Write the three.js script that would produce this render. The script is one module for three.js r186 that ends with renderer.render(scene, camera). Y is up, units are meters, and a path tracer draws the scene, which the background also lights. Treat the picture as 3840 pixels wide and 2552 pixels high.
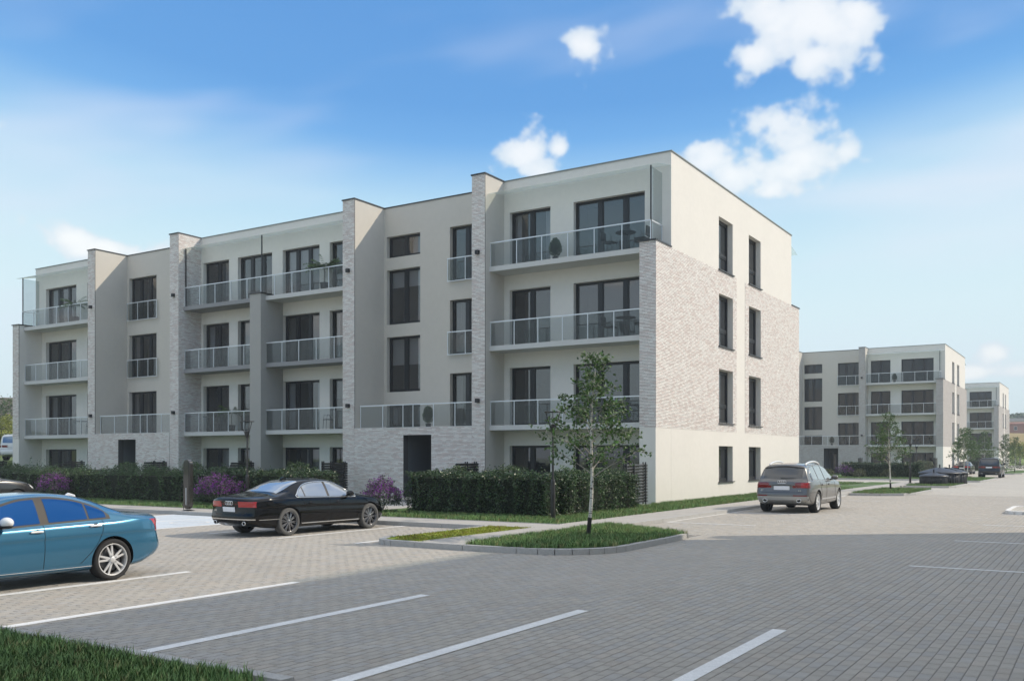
import * as THREE from 'three';
import { mergeGeometries, mergeVertices, toCreasedNormals } from 'three/addons/utils/BufferGeometryUtils.js';
import { RoundedBoxGeometry } from 'three/addons/geometries/RoundedBoxGeometry.js';
import { ImprovedNoise } from 'three/addons/math/ImprovedNoise.js';
import { TextGeometry } from 'three/addons/geometries/TextGeometry.js';
import { FontLoader } from 'three/addons/loaders/FontLoader.js';
import { Brush, Evaluator, SUBTRACTION } from 'three-bvh-csg';
import { MeshBVH } from 'three-mesh-bvh';

/* ------------------------------------------------------------------ camera, sky, sun, exposure */
const scene = new THREE.Scene();
const camera = new THREE.PerspectiveCamera(39.81, 3840 / 2552, 0.1, 4000);
camera.position.set(12.819, 1.663, 29.314);
camera.rotation.y = 0.5641;                       // level camera: uprights stay upright
camera.setViewOffset(3840, 2552, 0, -438.2, 3840, 2552);   // shifted lens: the horizon lies low in the frame

const renderer = new THREE.WebGLRenderer({ antialias: true });
renderer.toneMapping = THREE.LinearToneMapping;
renderer.toneMappingExposure = 1.3;
renderer.shadowMap.enabled = true;

const SUN = new THREE.Vector3(1.02, 1, -0.85).normalize();
const sun = new THREE.DirectionalLight(new THREE.Color(1.0, 0.88, 0.71), 2.75);
sun.position.copy(SUN).multiplyScalar(120);
sun.castShadow = true;
sun.shadow.mapSize.set(4096, 4096);
Object.assign(sun.shadow.camera, { left: -90, right: 90, top: 90, bottom: -90, near: 1, far: 320 });
scene.add(sun, sun.target);
scene.fog = new THREE.FogExp2(new THREE.Color(0.86, 0.93, 1.0), 0.00085);

/* ------------------------------------------------------------------ random numbers and noise */
let seedState = 1;
function seed(s) { seedState = s >>> 0; }
function rnd() { seedState = (seedState + 0x6d2b79f5) | 0; let t = Math.imul(seedState ^ (seedState >>> 15), 1 | seedState); t = (t + Math.imul(t ^ (t >>> 7), 61 | t)) ^ t; return ((t ^ (t >>> 14)) >>> 0) / 4294967296; }
const rr = (a, b) => a + (b - a) * rnd();
const clamp = (x, a, b) => Math.min(b, Math.max(a, x));
const lerp = (a, b, t) => a + (b - a) * t;
const sst = (a, b, x) => { const t = clamp((x - a) / (b - a), 0, 1); return t * t * (3 - 2 * t); };
const perlin = new ImprovedNoise();
function fbm(x, y, z, oct = 5) { let a = 0.5, s = 0, f = 1; for (let i = 0; i < oct; i++) { s += a * perlin.noise(x * f, y * f, z * f); a *= 0.52; f *= 2.03; } return s; }

/* the sky: clear blue above, pale towards the horizon, with small cumulus and a faint high veil */
{
  const W = 4096, H = 2048, data = new Float32Array(W * H * 4);
  // azimuth (degrees east of -z), elevation, half width, half height, weight of the clouds near the houses
  const clouds = [[-14.6, 23.8, 4, 2.2], [-17.3, 24.7, 1.6, 1.5], [-12, 23.9, 1.6, 1.6], [-17.8, 22.4, 1.3, 1], [-14.4, 22, 1.5, 1.3], [-27.8, 23.5, 1.35, 1.45],
    [-20.3, 17.7, 2.4, 1.4], [-16.3, 18.4, 2.3, 1.7], [-14.9, 16.7, 2.4, 1.4], [-18.6, 16.3, 2.3, 1.3], [-16.8, 15.3, 1.7, .8], [-12.7, 16.9, 1, .8, .75], [-11.6, 16.4, .8, .4, .7],
    [-31.5, 18.1, 1.45, 1.3], [-30.6, 17, 1.6, .8], [-29.5, 18.2, .7, .7], [-57.3, 12, 1.9, 1.2], [-55.8, 11.5, 2.6, 1.0], [-53.9, 11.1, 1.8, .8], [-23.5, 20.9, .7, .6, .5], [-60.6, 17.4, .8, .5, .4],
    [-5.2, 5.6, 1, .7], [-4.1, 4.7, 1.6, .7], [-6.4, 4.6, 1.2, .5]];
  seed(77);
  for (let i = 0; i < 64; i++) {                   // the same kind of weather all the way round
    const az = rr(7, 287), el = 4 + 38 * rnd() * rnd() + 6 * rnd(), n = 2 + Math.floor(rnd() * 4), s = rr(0.7, 1.5);
    for (let k = 0; k < n; k++) clouds.push([az + rr(-3, 3) * s, el + rr(-.8, 1.2) * s, rr(1, 3) * s, rr(.7, 1.5) * s]);
  }
  const veils = [[-9, 14.7, 10, 1.2, .5, -.02], [-5, 12, 8, 1.5, .35, .03], [-4, 17.6, 7, 1.1, .25, .05]];   // thin drawn-out streaks
  for (let i = 0; i < 22; i++) veils.push([rr(6, 288), rr(8, 24), rr(6, 13), rr(.8, 1.8), rr(.2, .5), rr(-.06, .06)]);
  // which clouds reach which column
  const D = Math.PI / 180, mix = (c, d, t) => [lerp(c[0], d[0], t), lerp(c[1], d[1], t), lerp(c[2], d[2], t)];
  const stops = [[0, [.62, .72, .74]], [4, [.58, .70, .745]], [9, [.56, .70, .755]], [13, [.50, .67, .75]], [17, [.375, .575, .73]], [19, [.25, .46, .70]], [21, [.14, .345, .655]], [23, [.108, .295, .61]], [27, [.098, .27, .58]], [45, [.09, .25, .53]], [90, [.08, .21, .47]]];
  for (let j = 0; j < H; j++) {
    const el = ((j + .5) / H - .5) * 180, ce = Math.cos(el * D), se = Math.sin(el * D), near = clouds.filter((c) => Math.abs(el - c[1]) < c[3] * 2.2);
    for (let i = 0; i < W; i++) {
      const phi = ((i + .5) / W - .5) * 2 * Math.PI, dx = ce * Math.cos(phi), dz = ce * Math.sin(phi);   // u = atan2(z, x) / 2pi + 1/2
      let c;
      if (el < 0) c = [.34, .35, .33];
      else {
        let az = Math.atan2(dx, -dz) / D;
        const wave = 2.2 * Math.sin((az + 60) * .055) + 1.4 * fbm(dx * 2, se * 5, dz * 2, 2);
        const e = Math.max(0, el + wave * sst(4, 12, el));
        let k = 0; while (k < stops.length - 2 && e > stops[k + 1][0]) k++;
        c = mix(stops[k][1], stops[k + 1][1], clamp((e - stops[k][0]) / (stops[k + 1][0] - stops[k][0]), 0, 1));
        if (el < 30) {                             // high thin veil, slightly lilac
          const v = sst(.02, .5, fbm(dx * 2.4 + 3, se * 9 - az * .02, dz * 2.4, 4) + .12) * sst(30, 20, el) * sst(3, 8, el) * .42;
          c = mix(c, [.60, .65, .77], v);
        }
        if (el > 26.5) {                           // broken white cloud overhead
          const cv = sst(-.30, .16, fbm(dx / (se + .25) * 1.1 + 5, 2.2, dz / (se + .25) * 1.1, 5)) * sst(26.5, 40, el), sh = 1.0 + .2 * fbm(dx / (se + .25) * 3, 7, dz / (se + .25) * 3, 3);
          c = mix(c, [sh * 1.0, sh * 1.0, sh * 1.0], cv * .94);
        }
        if (el < 32) for (const q of veils) {
          let da = az - q[0]; da -= 360 * Math.round(da / 360); const ex = da / q[2], ey = (el - q[1] - da * q[5]) / q[3], w = ex * ex + ey * ey;
          if (w < 5) c = mix(c, [.64, .69, .77], q[4] * Math.exp(-w * .9) * clamp(.75 + 1.6 * fbm(dx * 5, (el - da * q[5]) * .5, dz * 5, 4), 0, 1.3));
        }
        let m = 0;
        for (const q of near) {
          let da = az - q[0]; da -= 360 * Math.round(da / 360);
          if (Math.abs(da) > q[2] * 2.2) continue;
          const ex = da * ce / (q[2] * .93), ey = (el - q[1]) / (q[3] * .9);
          const dd = Math.exp(-(ex * ex + ey * ey) * .9) * (q[4] || 1); m = Math.max(m, dd) + .25 * Math.min(m, dd);
        }
        if (m > .06) {
          const n = fbm(dx * 26, se * 30, dz * 26, 6);
          const d = sst(.36, .80, m * 1.06 + n * 1.22), core = sst(.45, 1.2, m + n * .8 + .25 * fbm(dx * 40 + 9, se * 46, dz * 40, 3));
          const white = mix([.60, .67, .73], [.80, .81, .81], core);
          c = mix(c, mix(white, c, .12 + .18 * sst(8, 2, el)), d * .97);
        }
      }
      const at = (j * W + i) * 4; data[at] = c[0]; data[at + 1] = c[1]; data[at + 2] = c[2]; data[at + 3] = 1;
    }
  }
  const sky = new THREE.DataTexture(data, W, H, THREE.RGBAFormat, THREE.FloatType);
  sky.mapping = THREE.EquirectangularReflectionMapping; sky.magFilter = sky.minFilter = THREE.LinearFilter; sky.needsUpdate = true;
  scene.background = sky; scene.environment = sky;
}

/* ------------------------------------------------------------------ naming and grouping */
const taken = new Map();
function numbered(n) { const k = taken.get(n) || 0; taken.set(n, k + 1); return k ? `${n}_${String(k).padStart(3, '0')}` : n; }
function tag(o, label, category, group, kind) { o.userData = { label, category }; if (group) o.userData.group = group; if (kind) o.userData.kind = kind; return o; }
function thing(name, label, category, pos = [0, 0, 0], turn = 0, group, kind) {
  const o = new THREE.Group(); o.name = numbered(name); o.position.set(...pos); o.rotation.y = turn; tag(o, label, category, group, kind); scene.add(o); return o;
}
function mesh(parent, name, geo, mat) {
  const g = Array.isArray(geo) ? join(geo) : geo, m = new THREE.Mesh(g, mat);
  m.name = parent === scene ? numbered(name) : name; m.castShadow = m.receiveShadow = true; parent.add(m); return m;
}
function join(list) {
  const all = list.map((g) => { const h = g.index ? g.toNonIndexed() : g; for (const k of Object.keys(h.attributes)) if (!['position', 'normal', 'uv'].includes(k)) h.deleteAttribute(k); if (!h.attributes.uv) h.setAttribute('uv', new THREE.BufferAttribute(new Float32Array(h.attributes.position.count * 2), 2)); return h; });
  return mergeGeometries(all);
}
function copy(src, pos, turn, label, group) {
  const c = src.clone(); c.name = numbered(src.name.replace(/_\d{3}$/, '')); c.userData = { ...src.userData }; c.position.set(...pos); c.rotation.y = turn; if (label) c.userData.label = label; if (group) c.userData.group = group; scene.add(c); return c;
}
/* ------------------------------------------------------------------ shapes: uv in metres */
function box(x0, x1, y0, y1, z0, z1) {
  const g = new THREE.BoxGeometry(x1 - x0, y1 - y0, z1 - z0); g.translate((x0 + x1) / 2, (y0 + y1) / 2, (z0 + z1) / 2); return metric(g);
}
function metric(g) {                               // box-project uv in metres
  const p = g.attributes.position, n = g.attributes.normal, u = new Float32Array(p.count * 2);
  for (let i = 0; i < p.count; i++) {
    const ax = Math.abs(n.getX(i)), ay = Math.abs(n.getY(i)), az = Math.abs(n.getZ(i));
    if (ay >= ax && ay >= az) { u[2 * i] = p.getX(i); u[2 * i + 1] = p.getZ(i); } else if (ax >= az) { u[2 * i] = p.getZ(i); u[2 * i + 1] = p.getY(i); } else { u[2 * i] = p.getX(i); u[2 * i + 1] = p.getY(i); }
  }
  g.setAttribute('uv', new THREE.BufferAttribute(u, 2)); return g;
}
function rbox(w, h, d, r, x, y, z, seg = 2) { const g = new RoundedBoxGeometry(w, h, d, seg, r); g.translate(x, y, z); return g; }
function tube(pts, r0, r1 = r0, sides = 8) {        // tapered tube along points
  const P = pts.map((p) => p.isVector3 ? p : new THREE.Vector3(...p)), pos = [], idx = [], N = P.length;
  let ref = new THREE.Vector3(0, 0, 1);
  for (let i = 0; i < N; i++) {
    const t = new THREE.Vector3().subVectors(P[Math.min(i + 1, N - 1)], P[Math.max(i - 1, 0)]).normalize();
    if (Math.abs(t.dot(ref)) > .9) ref = new THREE.Vector3(1, 0, 0);
    const a = new THREE.Vector3().crossVectors(t, ref).normalize(), b = new THREE.Vector3().crossVectors(t, a), r = lerp(r0, r1, i / (N - 1));
    for (let k = 0; k < sides; k++) { const q = k / sides * 2 * Math.PI; pos.push(P[i].x + r * (a.x * Math.cos(q) + b.x * Math.sin(q)), P[i].y + r * (a.y * Math.cos(q) + b.y * Math.sin(q)), P[i].z + r * (a.z * Math.cos(q) + b.z * Math.sin(q))); }
  }
  for (let i = 0; i < N - 1; i++) for (let k = 0; k < sides; k++) { const a = i * sides + k, b = i * sides + (k + 1) % sides; idx.push(a, a + sides, b, b, a + sides, b + sides); }
  for (let k = 1; k < sides - 1; k++) { idx.push(0, k, k + 1); const e = (N - 1) * sides; idx.push(e, e + k + 1, e + k); }
  const g = new THREE.BufferGeometry(); g.setAttribute('position', new THREE.Float32BufferAttribute(pos, 3)); g.setIndex(idx); g.computeVertexNormals();
  const uv = new Float32Array(N * sides * 2); for (let i = 0; i < N; i++) for (let k = 0; k < sides; k++) { uv[2 * (i * sides + k)] = k / sides; uv[2 * (i * sides + k) + 1] = P[i].y; } g.setAttribute('uv', new THREE.BufferAttribute(uv, 2)); return g;
}
function lathe(pts, seg = 32) { return new THREE.LatheGeometry(pts.map((p) => new THREE.Vector2(...p)), seg); }
function move(g, x, y, z, ry = 0, rx = 0, rz = 0) { if (rx) g.rotateX(rx); if (rz) g.rotateZ(rz); if (ry) g.rotateY(ry); g.translate(x, y, z); return g; }
function shapeOf(pts) { const s = new THREE.Shape(); pts.forEach((p, i) => i ? s.lineTo(...p) : s.moveTo(...p)); return s; }
// a wall with openings: outline and holes in (along, up), drawn out by its thickness
function wallGeo(x0, x1, y0, y1, holes, thick) {
  const s = shapeOf([[x0, y0], [x1, y0], [x1, y1], [x0, y1]]);
  for (const [a, b, c, d] of holes) { const h = new THREE.Path(); h.moveTo(a, c); h.lineTo(a, d); h.lineTo(b, d); h.lineTo(b, c); h.closePath(); s.holes.push(h); }
  const g = new THREE.ExtrudeGeometry(s, { depth: thick, bevelEnabled: false }); g.translate(0, 0, -thick); return metric(g);
}
function slabOf(pts, y0, y1) {                      // a level slab from an outline in (x, z)
  const g = new THREE.ExtrudeGeometry(shapeOf(pts.map(([x, z]) => [x, -z])), { depth: y1 - y0, bevelEnabled: false }); g.rotateX(-Math.PI / 2); g.translate(0, y0, 0); return metric(g);
}
/* ------------------------------------------------------------------ textures, computed */
function hash2(x, y, s) { let h = Math.imul(x, 374761393) ^ Math.imul(y, 668265263) ^ Math.imul(s, 2147483647 - 1234567); h = Math.imul(h ^ (h >>> 13), 1274126177); return ((h ^ (h >>> 16)) >>> 0) / 4294967296; }
function vnoise(x, y, period, s) {                  // value noise that repeats after `period` cells
  const xi = Math.floor(x), yi = Math.floor(y), f = x - xi, g = y - yi, w = (k) => ((k % period) + period) % period;
  const u = f * f * (3 - 2 * f), v = g * g * (3 - 2 * g), a = hash2(w(xi), w(yi), s), b = hash2(w(xi + 1), w(yi), s), c = hash2(w(xi), w(yi + 1), s), d = hash2(w(xi + 1), w(yi + 1), s);
  return lerp(lerp(a, b, u), lerp(c, d, u), v);
}
function tex(size, metres, f, srgb) {
  const d = new Uint8Array(size * size * 4);
  for (let j = 0; j < size; j++) for (let i = 0; i < size; i++) { const c = f(i / size, j / size), at = 4 * (j * size + i); for (let k = 0; k < 3; k++) d[at + k] = clamp(Math.round(255 * (c.length ? c[k] : c)), 0, 255); d[at + 3] = 255; }
  const t = new THREE.DataTexture(d, size, size); t.wrapS = t.wrapT = THREE.RepeatWrapping; t.magFilter = THREE.LinearFilter; t.minFilter = THREE.LinearMipmapLinearFilter; t.generateMipmaps = true;
  t.repeat.set(1 / metres, 1 / metres); if (srgb) t.colorSpace = THREE.SRGBColorSpace; t.needsUpdate = true; return t;
}
const plasterMap = tex(1024, 3.1, (u, v) => { const a = vnoise(u * 5, v * 5, 5, 1), b = vnoise(u * 23, v * 23, 23, 2), c = vnoise(u * 300, v * 300, 300, 3), sp = hash2(Math.floor(u * 512), Math.floor(v * 512), 4); const k = .935 + .03 * (a - .5) + .03 * (b - .5) + .05 * (c - .5) + (sp > .985 ? .05 : 0) - (sp < .01 ? .05 : 0); return [k, k * .998, k * .992]; });
const plasterBump = tex(1024, 1.3, (u, v) => .5 * vnoise(u * 420, v * 420, 420, 5) + .3 * vnoise(u * 160, v * 160, 160, 6) + .2 * vnoise(u * 20, v * 20, 20, 7));
const stoneMap = tex(1024, 2.3, (u, v) => { const a = vnoise(u * 6, v * 6, 6, 11), b = vnoise(u * 60, v * 60, 60, 12), c = vnoise(u * 400, v * 400, 400, 13); const k = .86 + .08 * (a - .5) + .10 * (b - .5) + .22 * (c - .5); return [k, k, k]; });
const stoneBump = tex(512, .5, (u, v) => .6 * vnoise(u * 180, v * 180, 180, 14) + .4 * vnoise(u * 60, v * 60, 60, 15));
const paverMap = tex(2048, 10.5, (u, v) => {        // block paving far away, joints along z: 0.10 x 0.21 m
  const col = Math.floor(u * 105), f = u * 105 - col, vv = v * 50 + (col % 2) * .5 + hash2(col, 0, 3) * .25, row = Math.floor(vv), g = vv - row;
  const joint = Math.min(f, 1 - f) < .05 || Math.min(g, 1 - g) < .022 ? .55 : 1, t = hash2(col, ((row % 50) + 50) % 50, 21), n = vnoise(u * 500, v * 500, 500, 22), m = vnoise(u * 9, v * 9, 9, 23);
  const k = joint * (.80 + .12 * t + .12 * (n - .5) + .06 * (m - .5)); return [k, k * (.995 - .01 * t), k * (.985 - .03 * (t > .6 ? 1 : 0))];
});
const barkMap = tex(256, 1, (u, v) => { const d = vnoise(u * 6, v * 64, 64, 31) > .74 ? .18 : 1, n = vnoise(u * 30, v * 90, 90, 32); const k = (.62 + .3 * n) * d; return [k, k * .97, k * .92]; });
const soilMap = tex(512, 1.7, (u, v) => { const a = vnoise(u * 12, v * 12, 12, 41), c = vnoise(u * 120, v * 120, 120, 42); return [.25 + .35 * c + .3 * a, .35 + .4 * c + .25 * a, .2 + .25 * c + .2 * a]; });

const lin = (r, g, b) => new THREE.Color().setRGB(r, g, b);
const std = (c, roughness, o = {}) => new THREE.MeshStandardMaterial({ color: c, roughness, ...o });
const phy = (c, roughness, o = {}) => new THREE.MeshPhysicalMaterial({ color: c, roughness, ...o });
const M = {
  plaster: std(lin(.80, .77, .72), .92, { map: plasterMap, bumpMap: plasterBump, bumpScale: .0025 }),
  plasterGrey: std(lin(.64, .605, .55), .93, { map: plasterMap, bumpMap: plasterBump, bumpScale: .003 }),
  divider: std(lin(.42, .41, .39), .92, { map: plasterMap, bumpMap: plasterBump, bumpScale: .003 }),
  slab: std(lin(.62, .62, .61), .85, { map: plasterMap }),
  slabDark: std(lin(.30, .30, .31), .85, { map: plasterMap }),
  mortar: std(lin(.10, .10, .10), .95, { map: stoneMap }),
  coping: phy(lin(.022, .022, .025), .45, { clearcoat: .2 }),
  copingGrey: phy(lin(.22, .24, .23), .45),
  frame: phy(lin(.018, .020, .023), .4),
  alu: phy(lin(.72, .75, .78), .35, { metalness: .25 }),
  black: std(lin(.012, .012, .014), .5),
  iron: phy(lin(.020, .019, .019), .42, { clearcoat: .3, clearcoatRoughness: .4 }),
  railGlass: phy(lin(.80, .825, .83), .015, { transmission: 1, thickness: 0, ior: 1.36 }),
  canopyGlass: phy(lin(.88, .93, .92), .30, { transmission: 1, thickness: 0, ior: 1.5 }),
  roofing: std(lin(.16, .16, .165), .95, { map: stoneMap }),
  dark: std(lin(.045, .047, .052), .9),
  doorwall: std(lin(.15, .16, .175), .9, { map: plasterMap }),
  kerb: std(lin(.47, .465, .45), .9, { map: stoneMap, bumpMap: stoneBump, bumpScale: .004 }),
  path: std(lin(.46, .44, .41), .95, { map: stoneMap, bumpMap: stoneBump, bumpScale: .003 }),
  paverFar: std(lin(.52, .495, .45), .93, { map: paverMap }),
  joint: std(lin(.20, .192, .178), 1),
  paint: std(lin(.78, .78, .77), .8, { map: stoneMap }),
  soil: std(lin(.10, .17, .05), 1, { map: soilMap }),
  earth: std(lin(.24, .25, .19), 1, { map: soilMap }),
  moss: std(lin(.32, .36, .05), 1, { map: soilMap, bumpMap: soilMap, bumpScale: .03 }),
  bark: std(lin(.80, .79, .76), .9, { map: barkMap, bumpMap: barkMap, bumpScale: .004 }),
  barkDark: std(lin(.03, .027, .025), .95, { map: stoneMap }),
  twig: std(lin(.34, .31, .28), .9),
  pot: std(lin(.03, .03, .032), .6),
};
const panes = [[.012, .015, .018], [.018, .020, .024], [.03, .031, .032], [.010, .012, .015]].map((c) => phy(lin(...c), .03, { ior: 1.55 }));
const windowGlass = phy(lin(.52, .54, .57), .01, { transmission: 1, thickness: 0, ior: 2.15 });
const curtains = [[.55, .53, .50], [.40, .39, .38], [.62, .61, .60], [.30, .27, .24]].map((c) => std(lin(...c), .95));
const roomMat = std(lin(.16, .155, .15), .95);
/* ------------------------------------------------------------------ ground, road and paving */
const GY = -0.008;                                   // the bed under the pavers
const ground = mesh(scene, 'ground', (() => { const g = new THREE.PlaneGeometry(6000, 6000); g.rotateX(-Math.PI / 2); g.translate(0, -.35, 0); return metric(g); })(), M.earth);
tag(ground, 'wide open earth and meadow reaching out to the horizon beyond the houses', 'ground', null, 'structure');
const road = thing('road', 'grey concrete block paving of the road and parking bays between the houses', 'road', [0, 0, 0], 0, null, 'structure');
mesh(road, 'paving', slabOf([[-60, -230], [40, -230], [40, 62], [-60, 62]], -.3, GY), M.paverFar);

const CAM = new THREE.Vector3(12.819, 0, 29.314);
function inFrame(x, y, z, pad = 0) {                 // where a point falls in the picture, -1 .. 1, and how far it is
  const dx = x - CAM.x, dz = z - CAM.z, s = Math.sin(.5641), c = Math.cos(.5641), d = -s * dx - c * dz, r = c * dx - s * dz;
  return d > .3 && Math.abs(r / d) < .545 + pad ? d : 0;
}
const unitBox = new THREE.BoxGeometry(1, 1, 1);
const paverGeo = (() => {                            // bevelled on top, no underside
  const a = .5, b = .465, c = .482, t = 0, s = -.28, p = [[-a, s, -a], [a, s, -a], [a, s, a], [-a, s, a], [-b, t, -c], [b, t, -c], [b, t, c], [-b, t, c]];
  const q = [[4, 7, 6, 5], [3, 2, 6, 7], [0, 3, 7, 4], [1, 0, 4, 5], [2, 1, 5, 6]], low = [[-a, -1, -a], [a, -1, -a], [a, -1, a], [-a, -1, a]], pos = [];
  const quad = (i, j, k, l) => pos.push(...i, ...j, ...k, ...i, ...k, ...l);
  for (const f of q) quad(...f.map((i) => p[i]));
  quad(low[3], low[2], p[2], p[3]); quad(low[0], low[3], p[3], p[0]); quad(low[1], low[0], p[0], p[1]); quad(low[2], low[1], p[1], p[2]);
  const g = new THREE.BufferGeometry(); g.setAttribute('position', new THREE.Float32BufferAttribute(pos, 3)); g.computeVertexNormals(); return metric(g);
})();
function paverTone() { const t = rnd(), k = .415 + .05 * rnd(); return t < .25 ? lin(k * .99, k * .95, k * .89) : t < .4 ? lin(k * 1.03, k * .94, k * .83) : lin(k * 1.015, k * .95, k * .85); }
{
  seed(5);
  const PW = .1, PL = .21, list = [];
  const hole = (x, z) => (x > .95 && x < 5.5 && z > 10.2 && z < 15.5 && !(x > 4.9 && z > 14.8)) || (z > 24.42 && x < 7.9) || (z < 11.2 && x < 3.1);
  for (let i = 0; i < 300; i++) {
    const x = -16 + i * PW, off = (i % 2) * .5 + rnd() * .3;
    for (let j = 0; j < 215; j++) {
      const z = -16 + (j + off) * PL, y = -.006 * (z < 0 ? 1 : 0);
      if (z > 28.3 || x > 13.8 || hole(x, z)) continue;
      const d = Math.hypot(x - CAM.x, z - CAM.z);
      list.push([x + PW / 2, z, d]);
    }
  }
  mesh(road, 'joint_sand', box(-16, 13.95, -.02, -.0035, -16, 28.35), M.joint);
  list.sort((a, b) => a[2] - b[2]);
  const tones = Array.from({ length: 8 }, () => std(paverTone(), .9, { map: stoneMap, bumpMap: stoneBump, bumpScale: .002 }));
  const pv = new THREE.Mesh(paverGeo, tones[0]), rest = [];
  let n = 0; const q = new THREE.Quaternion(), e = new THREE.Euler();
  for (const [x, z, d] of list) {
    e.set(rr(-.004, .004), rr(-.01, .01), rr(-.005, .005)); q.setFromEuler(e);
    const pos = new THREE.Vector3(x, rr(-.0015, .001), z), sc = new THREE.Vector3(PW - .005, .03, PL - .0045);
    if (n < 300 && inFrame(x, 0, z, -.005) && d > 8.8) { const m = pv.clone(); m.material = tones[n % 8]; m.name = 'paver'; m.position.copy(pos); m.quaternion.copy(q); m.scale.copy(sc); m.castShadow = m.receiveShadow = true; road.add(m); n++; } else rest.push(new THREE.Matrix4().compose(pos, q, sc));
  }
  const im = new THREE.InstancedMesh(paverGeo, std(lin(1, 1, 1), .9, { map: stoneMap, bumpMap: stoneBump, bumpScale: .002 }), rest.length);
  rest.forEach((m, i) => { im.setMatrixAt(i, m); const p = new THREE.Vector3().setFromMatrixPosition(m), w = 1 + .09 * fbm(p.x * .35, 1, p.z * .35, 4) + .07 * fbm(p.x * 1.6, 4, p.z * 1.6, 2); im.setColorAt(i, paverTone().multiplyScalar(w)); });
  im.name = 'block_paving'; im.userData = { kind: 'stuff' }; im.receiveShadow = true; road.add(im);
}
// painted lines
function line(x0, z0, x1, z1, w, y = .004) {
  const a = Math.atan2(x1 - x0, z1 - z0), L = Math.hypot(x1 - x0, z1 - z0), g = box(-w / 2, w / 2, -.002, .0015, 0, L); g.rotateY(a); g.translate(x0, y, z0); return mesh(road, 'painted_line', g, M.paint);
}
for (const x of [-2.75, -.6, 1.55, 3.71, 5.87, 8.02, 10.16]) line(x, 20.28, x, 24.4, .135);
for (const x of [-22.7, -20.6, -18.5, -16.4, -14.25, -12.15, -10.05, -5.8, -3.68, -1.55, .56]) line(x, 11.5, x, 15.6, .11);
line(3.3, 6.87, 3.3, -12.7, .09);
for (const z of [6.82, 1.87, -3.22, -8.13]) line(3.36, z, 5.6, z, .1);
for (const z of [13.89, 8.78, 3.65, -1.34]) line(10.27, z, 12.9, z, .1);
for (const x of [-3.1, -.95, -5.25, -7.4]) line(x, -43.1, x, -39.0, .11);
for (const x of [.55, -1.6, -3.75]) line(x, -29.4, x, -25.7, .11);
line(3.3, -13.6, 3.3, -24, .09);
for (const z of [-34, -39]) line(5.9, z, 6.05, z, .1);
{ // charging bay: pale blue coat with a white outline and plug roundels
  const bay = thing('charging_bay', 'pale blue painted charging bay beside the black charging post', 'parking bay', [0, 0, 0], 0, null, 'structure');
  mesh(bay, 'coating', box(-10.0, -5.86, .0015, .004, 11.5, 15.6), std(lin(.60, .66, .72), .85, { map: stoneMap }));
  const ring = (x, z) => move(new THREE.RingGeometry(.42, .5, 40), x, .0075, z, 0, -Math.PI / 2);
  mesh(bay, 'painted_ring', ring(-8.9, 13.5), M.paint); mesh(bay, 'painted_ring', ring(-6.9, 13.5), M.paint);
  mesh(bay, 'painted_line', box(-7.98, -7.88, .0045, .007, 11.6, 15.5), M.paint);
}
/* ------------------------------------------------------------------ kerbs, paths and lawns */
const KH = .1;
function kerb(label, pts, closed, mat = M.kerb) {                  // a row of single kerb stones along a line
  const k = thing('kerb', label, 'kerb', [0, 0, 0], 0, null, 'structure'), P = closed ? [...pts, pts[0]] : pts;
  for (let i = 0; i < P.length - 1; i++) {
    const [ax, az] = P[i], [bx, bz] = P[i + 1], L = Math.hypot(bx - ax, bz - az), n = Math.max(1, Math.round(L / 1.25));
    for (let j = 0; j < n; j++) {
      const l = L / n - (L < .6 ? .002 : .005), g = new RoundedBoxGeometry(.13, KH + .1, l, 1, .008); metric(g); g.translate(0, KH / 2 - .05 + .004 + rr(-.001, .001), 0);
      g.rotateY(Math.atan2(bx - ax, bz - az)); const t = (j + .5) / n; g.translate(lerp(ax, bx, t), 0, lerp(az, bz, t)); mesh(k, 'kerb_stone', g, mat);
    }
  }
  return k;
}
const arc = (cx, cz, r, a0, a1, n = 7) => Array.from({ length: n + 1 }, (_, i) => { const a = lerp(a0, a1, i / n); return [cx + r * Math.cos(a), cz + r * Math.sin(a)]; });
const H2 = Math.PI / 2;
seed(9);
// the island in front of the gable: yellow strip, footpath tongue, mound with the birch
const islandFront = [[.83, 11.35], [.86, 14.7], ...arc(1.42, 14.95, .56, Math.PI, H2, 5), [2.0, 15.53], [3.1, 15.55], [4.2, 15.5], ...arc(4.3, 14.2, 1.28, H2, 0, 7).slice(1), [5.57, 12.4], [5.52, 11.2]];
kerb('curved grey kerb round the island with the single birch', islandFront);
kerb('straight kerb along the path beside the row with the black car', [[-30, 11.36], [.76, 11.36]]);
kerb('straight kerb of the path along the sunlit gable wall', [[3.22, 9.6], [3.22, -13.3]]);
kerb('low kerb from the island tip back to the gable path', [[5.5, 11.05], [4.9, 10.45], [4.2, 9.95], [3.3, 9.62]]);
kerb('pale kerb round the grass island beyond the silver car', [[3.3, -13.3], [4.55, -13.45], [5.35, -14.1], [5.66, -15.2], [5.62, -20.4], [3.3, -20.9]]);
kerb('pale kerb round the island with the black bins', [[3.3, -26.4], [4.7, -26.45], [5.5, -26.75], [5.75, -27.6], [5.75, -33.6], [3.3, -34]]);
kerb('pale kerb round the grass island before the dark car', [[3.3, -40.3], [4.8, -40.3], [5.6, -40.5], [5.77, -41.2], [5.77, -50.3], [3.3, -50.8]]);
kerb('far pale kerb of the grass verge beyond the dark car', [[3.3, -74], [5.2, -74], [5.8, -75], [5.8, -100], [3.3, -101]]);
kerb('shaded kerb of the planted strip before the second house', [[-24, -43.5], [2.1, -43.5]]);
kerb('shaded kerb of the narrow green strip between the far parking rows', [[-24, -29.75], [.35, -29.75]]);
kerb('shaded kerb where the far footpath meets the road', [[.35, -26.3], [3.25, -26.3]]);
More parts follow.
